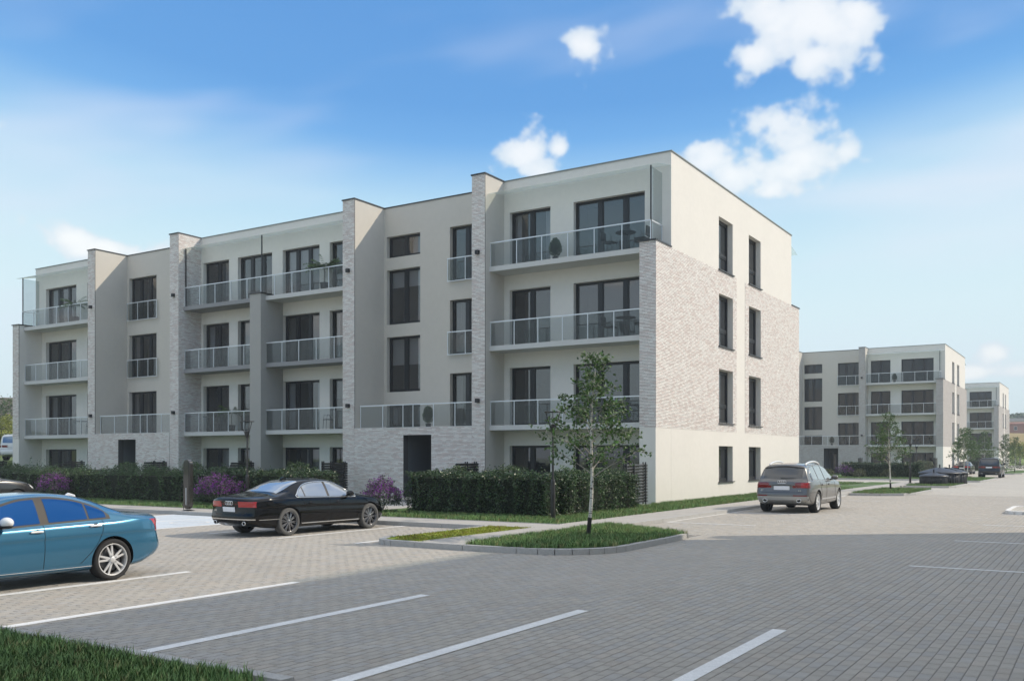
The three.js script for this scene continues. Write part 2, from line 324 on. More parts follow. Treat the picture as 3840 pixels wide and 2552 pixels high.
const rightKerb = [[10.34, -2.2], ...arc(10.8, -1.95, .42, Math.PI, H2, 3), [14, -1.5]];
kerb('bright white rounded kerb of the island across the road', [[14, -5.1], ...arc(10.75, -4.7, .4, -H2, -Math.PI, 3), ...rightKerb], false, M.paint);
const isl = thing('paved_island', 'paved island with a bright kerb across the road', 'traffic island', [0, 0, 0], 0, null, 'structure');
mesh(isl, 'paving', slabOf([[10.4, -4.7], [10.8, -5.05], [14, -5.05], [14, -1.6], [10.8, -1.6], [10.4, -2.1]], -.1, KH - .01), M.paverFar);

const path = thing('path', 'pale concrete footpath round the front lawn and along the gable', 'path', [0, 0, 0], 0, null, 'structure');
mesh(path, 'paving', slabOf([[-30, 10.2], [2.05, 10.2], [2.05, -60], [3.16, -60], [3.16, 9.7], [3.03, 10.2], [3.05, 15.47], [2.05, 15.46], [2.05, 11.32], [-30, 11.3]], -.2, KH - .004), M.path);
mesh(path, 'entrance_paving', slabOf([[-7.35, 10.18], [-7.35, 5.2], [-10.9, 3.4], [-10.9, .05], [-9.4, .05], [-9.4, 2.6], [-5.6, 4.8], [-5.6, 10.18]], -.2, KH - .008), M.path);
mesh(path, 'edging', [box(-30, 2.05, -.1, KH + .006, 10.14, 10.195), box(2.0, 2.055, -.1, KH + .006, -40, 10.13)], M.kerb);
mesh(path, 'edging', [box(2.02, 2.07, 0, KH + .006, 11.4, 15.4), box(3.02, 3.07, 0, KH + .006, 9.9, 15.42)], M.kerb);

const bladeGeo = (h, n, s) => { seed(s); const pos = [], nor = []; for (let i = 0; i < n; i++) { const a = rr(0, 6.28), r = rr(0, .045), x = r * Math.cos(a), z = r * Math.sin(a), b = rr(0, 6.28), w = .0028, hh = h * rr(.55, 1.15), l = rr(.1, .6) * hh, q = rr(0, 6.28);
  const dx = Math.cos(b) * w, dz = Math.sin(b) * w, mx = x + Math.cos(q) * l * .3, mz = z + Math.sin(q) * l * .3, tx = x + Math.cos(q) * l, tz = z + Math.sin(q) * l;
  pos.push(x - dx, 0, z - dz, x + dx, 0, z + dz, mx + dx * .8, hh * .6, mz + dz * .8, x - dx, 0, z - dz, mx + dx * .8, hh * .6, mz + dz * .8, mx - dx * .8, hh * .6, mz - dz * .8, mx - dx * .8, hh * .6, mz - dz * .8, mx + dx * .8, hh * .6, mz + dz * .8, tx, hh, tz); }
  const g = new THREE.BufferGeometry(); g.setAttribute('position', new THREE.Float32BufferAttribute(pos, 3)); g.computeVertexNormals(); const N = g.attributes.normal; for (let i = 0; i < N.count; i++) { const v = new THREE.Vector3(N.getX(i) * .6, 1, N.getZ(i) * .6).normalize(); N.setXYZ(i, v.x, v.y, v.z); } return g; };
const grassMat = std(lin(1, 1, 1), .95, { side: THREE.DoubleSide });
const tufts = [bladeGeo(.085, 16, 3), bladeGeo(.085, 16, 4)], shortTufts = [bladeGeo(.055, 18, 6)], longTufts = [bladeGeo(.088, 16, 8), bladeGeo(.075, 16, 9)];
function grass(name, label, test, x0, x1, z0, z1, per, set, y, tone, topOf) {
  const spots = []; const N = Math.round((x1 - x0) * (z1 - z0) * per);
  for (let i = 0; i < N; i++) { const x = rr(x0, x1), z = rr(z0, z1); if (test(x, z) && inFrame(x, 0, z, .05)) spots.push([x, z]); }
  set.forEach((geo, s) => {
    const mine = spots.filter((_, i) => i % set.length === s), im = new THREE.InstancedMesh(geo, grassMat, mine.length), o = new THREE.Object3D();
    mine.forEach(([x, z], i) => { const k = rr(.7, 1.25), t = fbm(x * .6, 3, z * .6, 3); o.position.set(x, topOf ? topOf(x, z) : y, z); o.rotation.set(rr(-.15, .15), rr(0, 6.28), rr(-.15, .15)); o.scale.set(k, k * (1 + .5 * t), k); o.updateMatrix(); im.setMatrixAt(i, o.matrix); im.setColorAt(i, tone(t)); });
    im.name = numbered(name); im.castShadow = im.receiveShadow = true; tag(im, label, 'grass', null, 'stuff'); scene.add(im);
  });
}
const green = (k) => (t) => { const r = rnd(), b = k * rr(.72, 1.2) * (1 + .5 * t); return r < .14 ? lin(.135 * b, .14 * b, .06 * b) : lin((.062 + .03 * r) * b, (.118 + .03 * r) * b, .048 * b); };
const yellowGreen = () => { const b = rr(.8, 1.2), r = rnd(); return r < .15 ? lin(.34 * b, .22 * b, .09 * b) : lin(.30 * b, .34 * b, .045 * b); };
function lawn(label, pts, y) { const m = mesh(scene, 'lawn', slabOf(pts, -.25, y), M.soil); tag(m, label, 'lawn', null, 'structure'); return m; }
lawn('front lawn under the hedges and along the gable wall', [[-48, -1.2], [-48, 10.14], [-7.36, 10.14], [-7.36, 5.2], [-10.92, 3.35], [-10.92, -.02], [-5.58, -.02], [-5.58, 10.14], [2, 10.14], [2, -34], [.02, -34], [.02, -.02]].filter((p) => p), KH - .012);
{ // the rest of the lawn, left of the entrance path
  lawn('lawn before the left half of the long house', [[-48, -1.1], [-48, 0], [-11.2, 0], [-11.2, -1.1]], KH - .016);
}
const moundTop = (x, z) => KH - .01 + .07 * sst(0, .8, Math.min(x - 3.05, 5.55 - x, z - 9.8, 15.45 - z));
lawn('grass island with the single birch', [[3.08, 9.7], [4.2, 10.05], [5.0, 10.65], [5.48, 11.2], [5.5, 12.4], [5.5, 14.2], [5.1, 15.0], [4.3, 15.42], [3.08, 15.47]], KH + .01);
mesh(scene, 'moss_bed', slabOf([[.9, 11.42], [2.01, 11.42], [2.01, 15.45], [1.42, 15.45], [1.05, 15.25], [.92, 14.9]], -.2, KH - .004), M.moss); tag(scene.children.at(-1), 'yellow green strip of moss between kerb and path tongue', 'ground cover', null, 'structure');
for (const [l, p] of [['small lawn on the island beyond the silver car', [[3.36, -13.4], [4.5, -13.5], [5.3, -14.2], [5.6, -15.2], [5.55, -20.3], [3.36, -20.8]]], ['small lawn round the black bins', [[3.36, -26.5], [4.7, -26.55], [5.45, -26.8], [5.68, -27.6], [5.68, -33.5], [3.36, -33.9]]],
  ['small lawn with two birches before the dark car', [[3.36, -40.4], [4.8, -40.4], [5.5, -40.6], [5.7, -41.2], [5.7, -50.2], [3.36, -50.7]]], ['far lawn verge with two birches near the third house', [[3.36, -74.1], [5.1, -74.1], [5.73, -75], [5.73, -99.9], [3.36, -100.9]]],
  ['planted strip under the far hedge before the second house', [[-24, -66], [-24, -43.57], [2, -43.57], [2, -66]]], ['narrow green strip between the far parking rows', [[-24, -31], [-24, -29.82], [.4, -29.82], [.4, -26.36], [2, -26.36], [2, -31]]], ['lawn before the third house', [[-24, -119], [-24, -100], [2, -100], [2, -119]]]]) lawn(l, p, KH);
lawn('dark shaded lawn in the near corner', [[-20, 24.5], [7.85, 24.5], [9.4, 40], [-20, 40]], .02);
kerb('pale kerb edge half hidden by the near grass', [[-12, 24.37], [7.75, 24.37]]).position.y = -.06;
seed(21);
grass('grass', 'long dark grass of the shaded lawn in the near corner', (x, z) => z > 24.42 + .14 * rnd() && x < 7.5 + .12 * rnd(), .5, 7.7, 24.4, 29.2, 620, longTufts, .015, green(2.2));
grass('grass', 'short grass on the island round the birch', (x, z) => x > 3.05 && x < 5.53 && z < 15.5 && z > 9.75 + Math.max(0, x - 3.3) * .62 && !(x > 4.6 && z > 15.4 - (x - 4.6) * 1.0), 3, 5.6, 9.6, 15.5, 330, tufts, KH, green(2.05));
grass('grass', 'short grass of the lawn strip before the hedges', (x, z) => !(x > -7.4 && x < -5.55), -30, 2.02, 8.0, 10.14, 110, tufts, KH - .012, green(1.9));
grass('grass', 'grass strip at the foot of the sunlit gable', () => true, .04, 2.02, -20, 8.2, 130, tufts, KH - .012, green(1.9));
grass('moss', 'short yellow green moss in the strip by the kerb', (x, z) => !(z > 15 && x < 1.3), .92, 2.0, 11.45, 15.42, 330, shortTufts, KH - .03, yellowGreen);
grass('grass', 'grass on the island beyond the silver car', (x, z) => z < -13.4 - Math.max(0, x - 4.5), 3.4, 5.6, -20.5, -13.4, 170, tufts, KH, green(1.9));
grass('grass', 'grass round the black bins', (x, z) => z < -26.4 - Math.max(0, x - 4.8) * .5, 3.4, 5.7, -33.6, -26.5, 130, tufts, KH, green(1.9));
grass('grass', 'grass on the island with two birches', () => true, 3.4, 5.7, -50.2, -40.5, 80, tufts, KH, green(1.9));
grass('grass', 'grass of the planted strip before the far hedge', () => true, -8, 2, -48, -43.6, 60, tufts, KH, green(1.9));
grass('grass', 'grass of the narrow strip between the far parking rows', () => true, -4, .3, -31, -26.4, 70, tufts, KH, green(1.9));

/* ------------------------------------------------------------------ the apartment houses */
const BRICK = [[.86, .83, .79], [.83, .785, .745], [.775, .69, .645], [.73, .645, .605], [.79, .735, .70], [.85, .805, .765]];
function brickTone() { const c = BRICK[Math.floor(rnd() * 6)], k = rr(.92, 1.06); return lin(c[0] * k, c[1] * k, c[2] * k); }
const brickBump = tex(256, 1, (u, v) => .6 * vnoise(u * 60, v * 60, 60, 51) + .4 * vnoise(u * 14, v * 14, 14, 52));
const brickMat = std(lin(1, 1, 1), .88, { bumpMap: brickBump, bumpScale: .002 });
const brickTones = BRICK.map((c) => std(lin(...c), .88));
// far houses: the same bonding as a texture
const brickFar = tex(1024, 3.2, (u, v) => { const r = Math.floor(v * 64), g = v * 64 - r, cu = u * 16 + (r % 2) * .5, c = Math.floor(cu), f = cu - c, t = BRICK[Math.floor(hash2(((c % 16) + 16) % 16, r, 61) * 6)]; return g < .16 || f < .03 ? [.2, .2, .2] : t.map((q) => Math.pow(q, .9)); });
const brickFarMat = std(lin(.62, .62, .62), .9, { map: brickFar });
const FL = [-.13, 2.87, 5.87, 8.87];

function makeHouse(label, off, full, turn = 0) {
  const T = thing('apartment_building', label, 'apartment building', off, turn, 'four storey apartment houses along the road');
  const bricks = [];                                  // [x, y, z, sx, sy, sz, facing]
  const BL = .2, BH = .05;
  // brick face over a rectangle; axis 'z' faces +z at depth d, 'x' faces +x; holes are left out
  function brickFace(part, axis, a0, a1, y0, y1, d, holes = [], mirror = false) {
    const out = mirror ? -1 : 1;
    if (!full) { const g = axis === 'z' ? box(a0, a1, y0, y1, d - .01, d + .006) : box(d - .01, d + .006, y0, y1, a0, a1); if (!holes.length) mesh(part, 'brick_facing', g, brickFarMat); else { const w = wallGeo(a0, a1, y0, y1, holes, .016); if (axis === 'x') { w.scale(-1, 1, 1); w.rotateY(H2); w.scale(1, 1, 1); fixWinding(w); } w.translate(axis === 'x' ? d + .006 : 0, 0, axis === 'x' ? 0 : d + .006); mesh(part, 'brick_facing', metric(w), brickFarMat); } return; }
    const rows = Math.round((y1 - y0) / BH), h = (y1 - y0) / rows;
    for (let r = 0; r < rows; r++) {
      const yc = y0 + (r + .5) * h, cuts = holes.filter((q) => yc > q[2] && yc < q[3]).map((q) => [q[0], q[1]]).sort((p, q) => p[0] - q[0]);
      let runs = [[a0, a1]]; for (const [c0, c1] of cuts) runs = runs.flatMap(([p, q]) => c1 <= p || c0 >= q ? [[p, q]] : [[p, Math.min(q, c0)], [Math.max(p, c1), q]].filter(([m, n]) => n - m > .012));
      const shift = (r % 2) * BL / 2 + (hash2(r, 3, 9) < .3 ? BL / 4 : 0);
      for (const [p, q] of runs) for (let k = Math.floor((p - a0 - shift) / BL); ; k++) {
        const s = Math.max(p, a0 + shift + k * BL), e = Math.min(q, a0 + shift + (k + 1) * BL); if (s >= q - 1e-6) break; if (e - s < .015) continue;
        const pr = d + out * (.002 + rnd() * .004), th = .03;
        if (axis === 'z') bricks.push([(s + e) / 2, yc, pr - th / 2, e - s - .006, h - .011, th]); else bricks.push([pr - out * th / 2, yc, (s + e) / 2, th, h - .011, e - s - .006]);
      }
    }
  }
  function fixWinding(g) { const p = g.attributes.position; if (g.index) { const i = g.index; for (let k = 0; k < i.count; k += 3) { const t = i.getX(k); i.setX(k, i.getX(k + 1)); i.setX(k + 1, t); } } else for (const a of Object.values(g.attributes)) for (let k = 0; k < a.count; k += 3) for (let c = 0; c < a.itemSize; c++) { const t = a.array[k * a.itemSize + c]; a.array[k * a.itemSize + c] = a.array[(k + 1) * a.itemSize + c]; a.array[(k + 1) * a.itemSize + c] = t; } g.computeVertexNormals(); return g; }
  // window in a wall that faces +z: frame bars, panes, sill; `z` is the wall face
  const F = .055, REC = .19;
  function windowZ(x0, x1, y0, y1, z, n, sill = true, splits) {
    const zf = z - REC, bars = [box(x0, x1, y1 - F, y1, zf - .07, zf), box(x0, x1, y0, y0 + F, zf - .07, zf), box(x0, x0 + F, y0 + F, y1 - F, zf - .07, zf), box(x1 - F, x1, y0 + F, y1 - F, zf - .07, zf)];
    const w = new THREE.Group(); w.name = 'window'; T.add(w);
    const xs = splits || Array.from({ length: n - 1 }, (_, i) => lerp(x0, x1, (i + 1) / n)), edges = [x0, ...xs, x1];
    mesh(w, 'frame', bars, M.frame);
    for (const x of xs) mesh(w, 'mullion', box(x - .075, x + .075, y0 + F, y1 - F, zf - .068, zf - .002), M.frame);
    for (let i = 0; i < n; i++) {
      const a = edges[i] + (i ? .075 : F), b = edges[i + 1] - (i < n - 1 ? .075 : F), k = panes[Math.floor(rnd() * 4)];
      mesh(w, 'sash', [box(a, a + .05, y0 + F, y1 - F, zf - .06, zf - .014), box(b - .03, b, y0 + F, y1 - F, zf - .06, zf - .014), box(a + .05, b - .03, y0 + F, y0 + F + .07, zf - .06, zf - .014), box(a + .05, b - .03, y1 - F - .035, y1 - F, zf - .06, zf - .014)], M.frame);
      if (!full) { mesh(w, 'pane', box(a + .05, b - .03, y0 + F + .07, y1 - F - .035, zf - .05, zf - .04), k); continue; }
      const pg = new THREE.PlaneGeometry(b - a - .08, y1 - y0 - 2 * F - .105); pg.translate((a + b) / 2 + .01, (y0 + y1) / 2 + .0175, zf - .045); mesh(w, 'pane', metric(pg), windowGlass);
    }
    if (full) {
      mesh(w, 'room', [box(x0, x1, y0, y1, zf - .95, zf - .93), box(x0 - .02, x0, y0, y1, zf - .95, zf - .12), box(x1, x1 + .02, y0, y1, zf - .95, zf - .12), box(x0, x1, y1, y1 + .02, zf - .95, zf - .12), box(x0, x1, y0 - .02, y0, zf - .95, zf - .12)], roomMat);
      const pick = rnd(), cm = curtains[Math.floor(rnd() * 4)], drape = (p, q) => { const P = [], N = Math.max(8, Math.round((q - p) * 36)), I = []; for (let i = 0; i <= N; i++) { const x = lerp(p, q, i / N), zz = zf - .2 + .022 * Math.sin(x * 62 + 3 * Math.sin(x * 9)); P.push(x, y0 + F, zz, x, y1 - F, zz); } for (let i = 0; i < N; i++) { const c = 2 * i; I.push(c, c + 2, c + 1, c + 1, c + 2, c + 3); } const g = new THREE.BufferGeometry(); g.setAttribute('position', new THREE.Float32BufferAttribute(P, 3)); g.setIndex(I); g.computeVertexNormals(); return mesh(w, 'curtain', metric(g), cm); };
      const W = x1 - x0;
      if (pick < .28) { drape(x0 + .05, x0 + W * rr(.14, .26)); if (rnd() < .6) drape(x1 - W * rr(.14, .26), x1 - .05); }
      else if (pick < .40) drape(x1 - W * rr(.3, .5), x1 - .05);
      else if (pick < .54) mesh(w, 'blind', box(x0 + .05, x1 - .05, lerp(y1, y0, rr(.2, .6)), y1 - F, zf - .16, zf - .15), cm);
    }
    if (sill) mesh(w, 'sill', box(x0, x1, y0 + .002, y0 + .035, zf, z + .03), M.frame);
    return w;
  }
  function railing(z, x0, x1, y, posts, ret) {         // glass balustrade facing +z
    const R = new THREE.Group(); R.name = 'railing'; T.add(R);
    mesh(R, 'top_rail', box(x0, x1, y + .885, y + .925, z - .022, z + .022), M.alu);
    for (const x of posts) mesh(R, 'post', box(x - .014, x + .014, y, y + .885, z - .014, z + .014), M.alu);
    const e = [x0, ...posts.filter((p) => p > x0 + .1 && p < x1 - .1), x1];
    for (let i = 0; i < e.length - 1; i++) mesh(R, 'glass_panel', box(e[i] + .016, e[i + 1] - .016, y + .03, y + .86, z - .0045, z + .0045), M.railGlass);
    if (ret) { const [x, za, zb] = ret; mesh(R, 'top_rail', box(x - .022, x + .022, y + .885, y + .925, zb, za - .023), M.alu); mesh(R, 'post', box(x - .014, x + .014, y, y + .885, zb + .02, zb + .048), M.alu); mesh(R, 'glass_panel', box(x - .0045, x + .0045, y + .03, y + .86, zb + .05, za - .03), M.railGlass); }
    return R;
  }
  const slab = (x0, x1, y, m = M.slab) => mesh(T, 'balcony_slab', box(x0, x1, y, y + .185, -1.333, -.29), m);
  const b = -1.333, bs = -1.894, TOP = 12.33, B0 = -.4;
  const smallA = [-6.68, -4.86], largeA = [-3.87, -1.0], mir = ([p, q]) => [-38.62 - q, -38.62 - p];
  const bayHoles = (list) => list.flatMap(([p, q]) => FL.map((f) => [p, q, Math.max(f, .0), f + 2.24]));
  const plaster = M.plaster;
  // bay A and its windows
  mesh(T, 'wall', move(wallGeo(-6.93, -.3, B0, TOP, bayHoles([smallA, largeA]), .3), 0, 0, b), plaster);
  FL.forEach((f) => { windowZ(...smallA, Math.max(f, 0), f + 2.24, b, 2); windowZ(...largeA, Math.max(f, 0), f + 2.24, b, 3, true, [-2.86, -1.84]); });
  const bayB = [[-24.38, -22.55], [-21.94, -19.65], [-18.97, -16.68], [-16.07, -14.24]], bayC = [mir(largeA), mir(smallA)];
  mesh(T, 'wall', move(wallGeo(-24.53, -14.08, B0, TOP, full ? bayHoles(bayB) : [], .3), 0, 0, b), plaster);
  mesh(T, 'wall', move(wallGeo(-38.32, -31.69, B0, TOP, full ? bayHoles(bayC) : [], .3), 0, 0, b), plaster);
  if (full) FL.forEach((f) => { bayB.forEach(([p, q]) => windowZ(p, q, Math.max(f, 0), f + 2.24, b, q - p > 2 ? 3 : 2)); windowZ(...bayC[0], Math.max(f, 0), f + 2.24, b, 3); windowZ(...bayC[1], Math.max(f, 0), f + 2.24, b, 2); });
  // stair bays
  const stairHoles = (m) => [[-13.29, -11.48, 10.19, 11.1], [-13.29, -11.48, 7.33, 9.67], [-13.29, -11.48, 4.45, 6.8], [-13.29, -11.48, 2.95, 3.89], [-9.94, -7.68, 2.87, 5.1], [-9.94, -7.68, 5.87, 8.1], [-9.94, -7.68, 8.87, 11.1]].map((h) => m ? [...mir([h[0], h[1]]), h[2], h[3]] : h);
  for (const m of full ? [false, true] : [false]) {
    const [p, q] = m ? mir([-13.43, -7.53]) : [-13.43, -7.53], hs = stairHoles(m);
    mesh(T, 'wall', move(wallGeo(p, q, 2.7, TOP, hs, .3), 0, 0, bs), M.plasterGrey);
    hs.forEach((h, i) => windowZ(...h, bs, i < 4 ? 2 : 3, i < 3 ? false : true));
    mesh(T, 'terrace', box(p, q, 2.66, 2.87, bs, -.02), M.slab);
    for (const f of [5.87, 8.87]) {                     // glass guard before each tall window, rail above and below
      const g = m ? [-30.95, -28.5] : [-9.98, -7.56], pl = m ? [-30.93, -30.05, -29.2, -28.52] : [-9.96, -9.08, -8.2];
      const R = railing(bs + .125, g[0], g[1], f, pl); mesh(R, 'bottom_rail', box(g[0], g[1], f - .03, f, bs + .105, bs + .145), M.alu);
    }
    railing(-.2, p + .14, q - .01, 2.87, m ? [-30.9, -29.75, -28.7, -27.68, -27.14, -26.06] : [-13.27, -12.08, -11.03, -10.52, -9.5, -8.46]);
    // brick storey with the entrance
    const d = m ? [-29.16, -27.77] : [-10.85, -9.46], P = new THREE.Group(); P.name = 'brick_wall'; T.add(P);
    mesh(P, 'mortar_bed', move(wallGeo(p, q, B0, 2.85, [[...d, B0 + .01, 2.57]], .3), 0, 0, -.001), M.mortar);
    brickFace(P, 'z', p, q, .05, 2.85, 0, [[...d, full ? 0 : .06, 2.57]]);
    mesh(T, 'porch', [box(d[0] - .06, d[0], 0, 2.6, -2.0, -.302), box(d[1], d[1] + .06, 0, 2.6, -2.0, -.302), box(d[0] - .06, d[1] + .06, 2.57, 2.655, -2.0, -.302), box(d[0] - .06, d[1] + .06, 0, 2.6, -2.06, -2.0), box(d[0] - .06, d[1] + .06, -.05, .07, -2.0, -.302)], M.doorwall);
    const door = mesh(T, 'door', box(d[0] + .18, d[1] - .18, .07, 2.14, -2.0, -1.95), M.frame);
    mesh(door, 'pane', box(d[0] + .32, d[0] + .72, .5, 1.95, -1.95, -1.942), panes[2]); mesh(door, 'handle', box(d[1] - .32, d[1] - .29, .8, 1.3, -1.95, -1.9), M.alu);
  }
  if (!full) mesh(T, 'wall', box(-31.0, -25.2, B0, TOP, bs - .3, bs), M.plasterGrey);
  // fins: plaster sides, brick front
  for (const [p, q] of full ? [[-7.53, -6.93], [-14.08, -13.43], [-25.17, -24.53], [-31.69, -31.09]] : [[-7.53, -6.93], [-14.08, -13.43], [-25.17, -24.53]]) {
    const deep = bs - .3;
    mesh(T, 'fin_wall', box(p, q, B0, TOP, deep, -.032), M.plasterGrey);
    const P = new THREE.Group(); P.name = 'brick_wall'; T.add(P);
    mesh(P, 'mortar_bed', box(p + .001, q - .001, B0, TOP, -.032, -.001), M.mortar); brickFace(P, 'z', p, q, .05, TOP, 0);
    if (q === -24.53 && full) { mesh(P, 'mortar_bed', box(q, q + .0025, B0, TOP, b, -.034), M.mortar); brickFace(P, 'x', b, -.002, .05, TOP, q + .003); }
    mesh(T, 'coping', box(p - .03, q + .03, TOP, TOP + .05, bs, .04), M.coping);
  }
  // end fins of the gables, lower than the roof
  for (const [p, q, m] of [[-.6, 0, 0], [-38.62, -38.02, 1]]) {
    mesh(T, 'fin_wall', box(p, q - .002, B0, 8.98, b, -.032), M.plaster);
    mesh(T, 'fin_wall', box(p, q - .002, B0, 2.68, -.032, 0), M.plaster);
    const P = new THREE.Group(); P.name = 'brick_wall'; T.add(P);
    mesh(P, 'mortar_bed', box(p + .001, q - .003, 2.68, 8.98, -.032, -.001), M.mortar); brickFace(P, 'z', p, q, 2.68, 8.98, 0);
    mesh(T, 'coping', box(p - .05, q + .035, 8.98, 9.03, b + .002, .05), M.coping);
  }
  // gable: plaster wall with two columns of windows, brick panels either side of a plain strip
  const gz = [[-7.72, -6.1], [-11.37, -9.75]], gy = [[.70, 2.11], [3.01, 5.11], [6.03, 8.11], [9.03, 11.11]], toX = (g) => { g.scale(1, 1, 1); g.rotateY(H2); return g; };
  const gh = gz.flatMap(([p, q]) => gy.map(([c, d]) => [-q, -p, c, d]));     // along = -z
  const gw = (a0, a1, y0, y1, holes) => { const g = wallGeo(a0, a1, y0, y1, holes.filter((h) => h[2] >= y0 - .01 && h[3] <= y1 + .01), .3); g.rotateY(H2); return g; };
  mesh(T, 'gable_wall', metric(gw(-b, 16.13, B0 + .42, TOP, gh)), plaster);
  mesh(T, 'plinth', box(-.25, -.02, B0, .02, -16.1, -.02), M.dark);
  mesh(T, 'gable_wall', box(-.3, -.0005, .02, 8.98, -17.46, -16.131), plaster);
  {
    const P = new THREE.Group(); P.name = 'brick_wall'; T.add(P);
    for (const [z0, z1] of [[-8.2, 0], [-17.46, -9.25]]) {
      const hs = gh.filter((h) => -h[1] > z0 - .01 && -h[0] < z1 + .01 && h[3] > 2.7).map((h) => [-h[1], -h[0], h[2], h[3]]), cut = hs.map((h) => [h[0], h[1], Math.max(h[2], 2.68), Math.min(h[3], 9)]).filter((h) => h[3] > h[2] + .02);
      if (full) { const g = new THREE.ExtrudeGeometry((() => { const s = shapeOf([[-z1, 2.68], [-z0, 2.68], [-z0, 8.99], [-z1, 8.99]]); for (const h of cut) { const w = new THREE.Path(); w.moveTo(-h[1], h[2]); w.lineTo(-h[1], h[3]); w.lineTo(-h[0], h[3]); w.lineTo(-h[0], h[2]); w.closePath(); s.holes.push(w); } return s; })(), { depth: .0025, bevelEnabled: false }); g.rotateY(H2); mesh(P, 'mortar_bed', metric(g), M.mortar); brickFace(P, 'x', z0, z1, 2.68, 8.99, .003, cut); }
      else { const g = new THREE.ExtrudeGeometry((() => { const s = shapeOf([[-z1, 2.68], [-z0, 2.68], [-z0, 8.99], [-z1, 8.99]]); for (const h of cut) { const w = new THREE.Path(); w.moveTo(-h[1], h[2]); w.lineTo(-h[1], h[3]); w.lineTo(-h[0], h[3]); w.lineTo(-h[0], h[2]); w.closePath(); s.holes.push(w); } return s; })(), { depth: .006, bevelEnabled: false }); g.rotateY(H2); mesh(P, 'brick_facing', metric(g), brickFarMat); }
    }
  }
  for (const [p, q] of gz) gy.forEach(([c, d], i) => {
    const w = new THREE.Group(); w.name = 'window'; T.add(w); const xf = -.22, tr = c + .7;
    mesh(w, 'frame', [box(xf - .07, xf, d - .07, d, p, q), box(xf - .07, xf, c, c + .07, p, q), box(xf - .07, xf, c + .07, d - .07, p, p + .07), box(xf - .07, xf, c + .07, d - .07, q - .07, q)], M.frame);
    const cuts = i ? [[c + .07, tr - .03], [tr + .03, d - .07]] : [[c + .07, d - .07]];
    if (i) mesh(w, 'transom', box(xf - .068, xf + .004, tr - .03, tr + .03, p + .07, q - .07), M.frame);
    for (const [e, f] of cuts) {
      mesh(w, 'sash', [box(xf - .06, xf - .012, e, f, p + .07, p + .14), box(xf - .06, xf - .012, e, f, q - .14, q - .07), box(xf - .06, xf - .012, e, e + .06, p + .14, q - .14), box(xf - .06, xf - .012, f - .06, f, p + .14, q - .14)], M.frame);
      mesh(w, 'pane', box(xf - .05, xf - .04, e + .06, f - .06, p + .14, q - .14), panes[Math.floor(rnd() * 4)]);
    }
    mesh(w, 'sill', box(xf, .07, c - .035, c + .003, p - .1, q + .06), M.coping);
  });
  // plain sides, back and roof
  mesh(T, 'back_wall', box(-38.62, -.3, B0, TOP, -16.13, -15.83), plaster);
  mesh(T, 'back_fin', box(-.6, -.302, B0, 8.98, -17.46, -16.131), plaster);
  mesh(T, 'gable_wall', box(-38.62, -38.32, B0, TOP, -15.83, b), plaster);
  mesh(T, 'roof', box(-38.32, -.3, TOP - .35, TOP - .25, -15.83, bs - .3), M.roofing);
  mesh(T, 'coping', [box(-6.9, .035, TOP, TOP + .04, b - .33, b + .03), box(-.33, .035, TOP, TOP + .04, -16.16, b - .33), box(-38.65, -.33, TOP, TOP + .04, -16.16, -15.8), box(-38.65, -38.29, TOP, TOP + .04, -15.8, b - .33)], M.copingGrey);
  mesh(T, 'coping', [box(-24.5, -14.11, TOP, TOP + .04, b - .33, b + .03)], M.copingGrey); mesh(T, 'coping', [box(-38.65, -31.72, TOP, TOP + .04, b - .33, b + .03)], M.copingGrey);
  mesh(T, 'coping', [box(-13.4, -7.56, TOP, TOP + .045, bs - .33, bs + .03)], M.coping); mesh(T, 'coping', [box(-31.06, -25.2, TOP, TOP + .045, bs - .33, bs + .03)], M.coping);
  mesh(T, 'coping', box(-.65, .035, 8.98, 9.03, -17.5, -16.17), M.coping);
  // balconies
  slab(-6.93, -.602, 2.685); slab(-6.93, -.602, 5.685); slab(-6.93, -.602, 8.685);
  const pa = [-6.9, -5.85, -4.82, -3.79, -2.76, -1.73];
  railing(-.35, -6.92, -.604, 2.87, pa); railing(-.35, -6.92, -.604, 5.87, pa); railing(-.35, -6.92, -.34, 8.87, [-6.9, -5.74, -4.66, -3.57, -2.5, -1.42, -.34], [-.34, -.35, b]);
  const canopy = (x0, x1, posts) => {
    const c = mesh(T, 'canopy', (() => { const g = new THREE.BoxGeometry(x1 - x0, .012, 1.17); g.rotateX(.21); g.translate((x0 + x1) / 2, 11.74, -.77); return metric(g); })(), M.canopyGlass);
    for (const x of posts) mesh(c, 'canopy_post', box(x - .022, x + .022, 8.87, 11.645, -.40, -.356), M.frame);
  };
  canopy(-6.92, -.002, [-.34]);
  const screenGlass = (x) => mesh(T, 'glass_screen', box(x - .004, x + .004, 9.81, 11.62, b + .01, -.40), M.railGlass);
  screenGlass(-.34);
  mesh(T, 'canopy', (() => { const g = new THREE.BoxGeometry(8, .012, 1.1); g.rotateX(-.22); g.translate(-4, 11.73, -16.68); return metric(g); })(), M.canopyGlass);
  const lamp = (x, y) => { const l = mesh(T, 'wall_lamp', box(x - .07, x + .07, y - .075, y + .075, .004, .13), M.black); return l; };
  for (const x of full ? [-7.24, -13.75, -24.85, -31.38] : [-7.24, -13.75]) for (const y of [3.8, 9.4]) lamp(x, y);
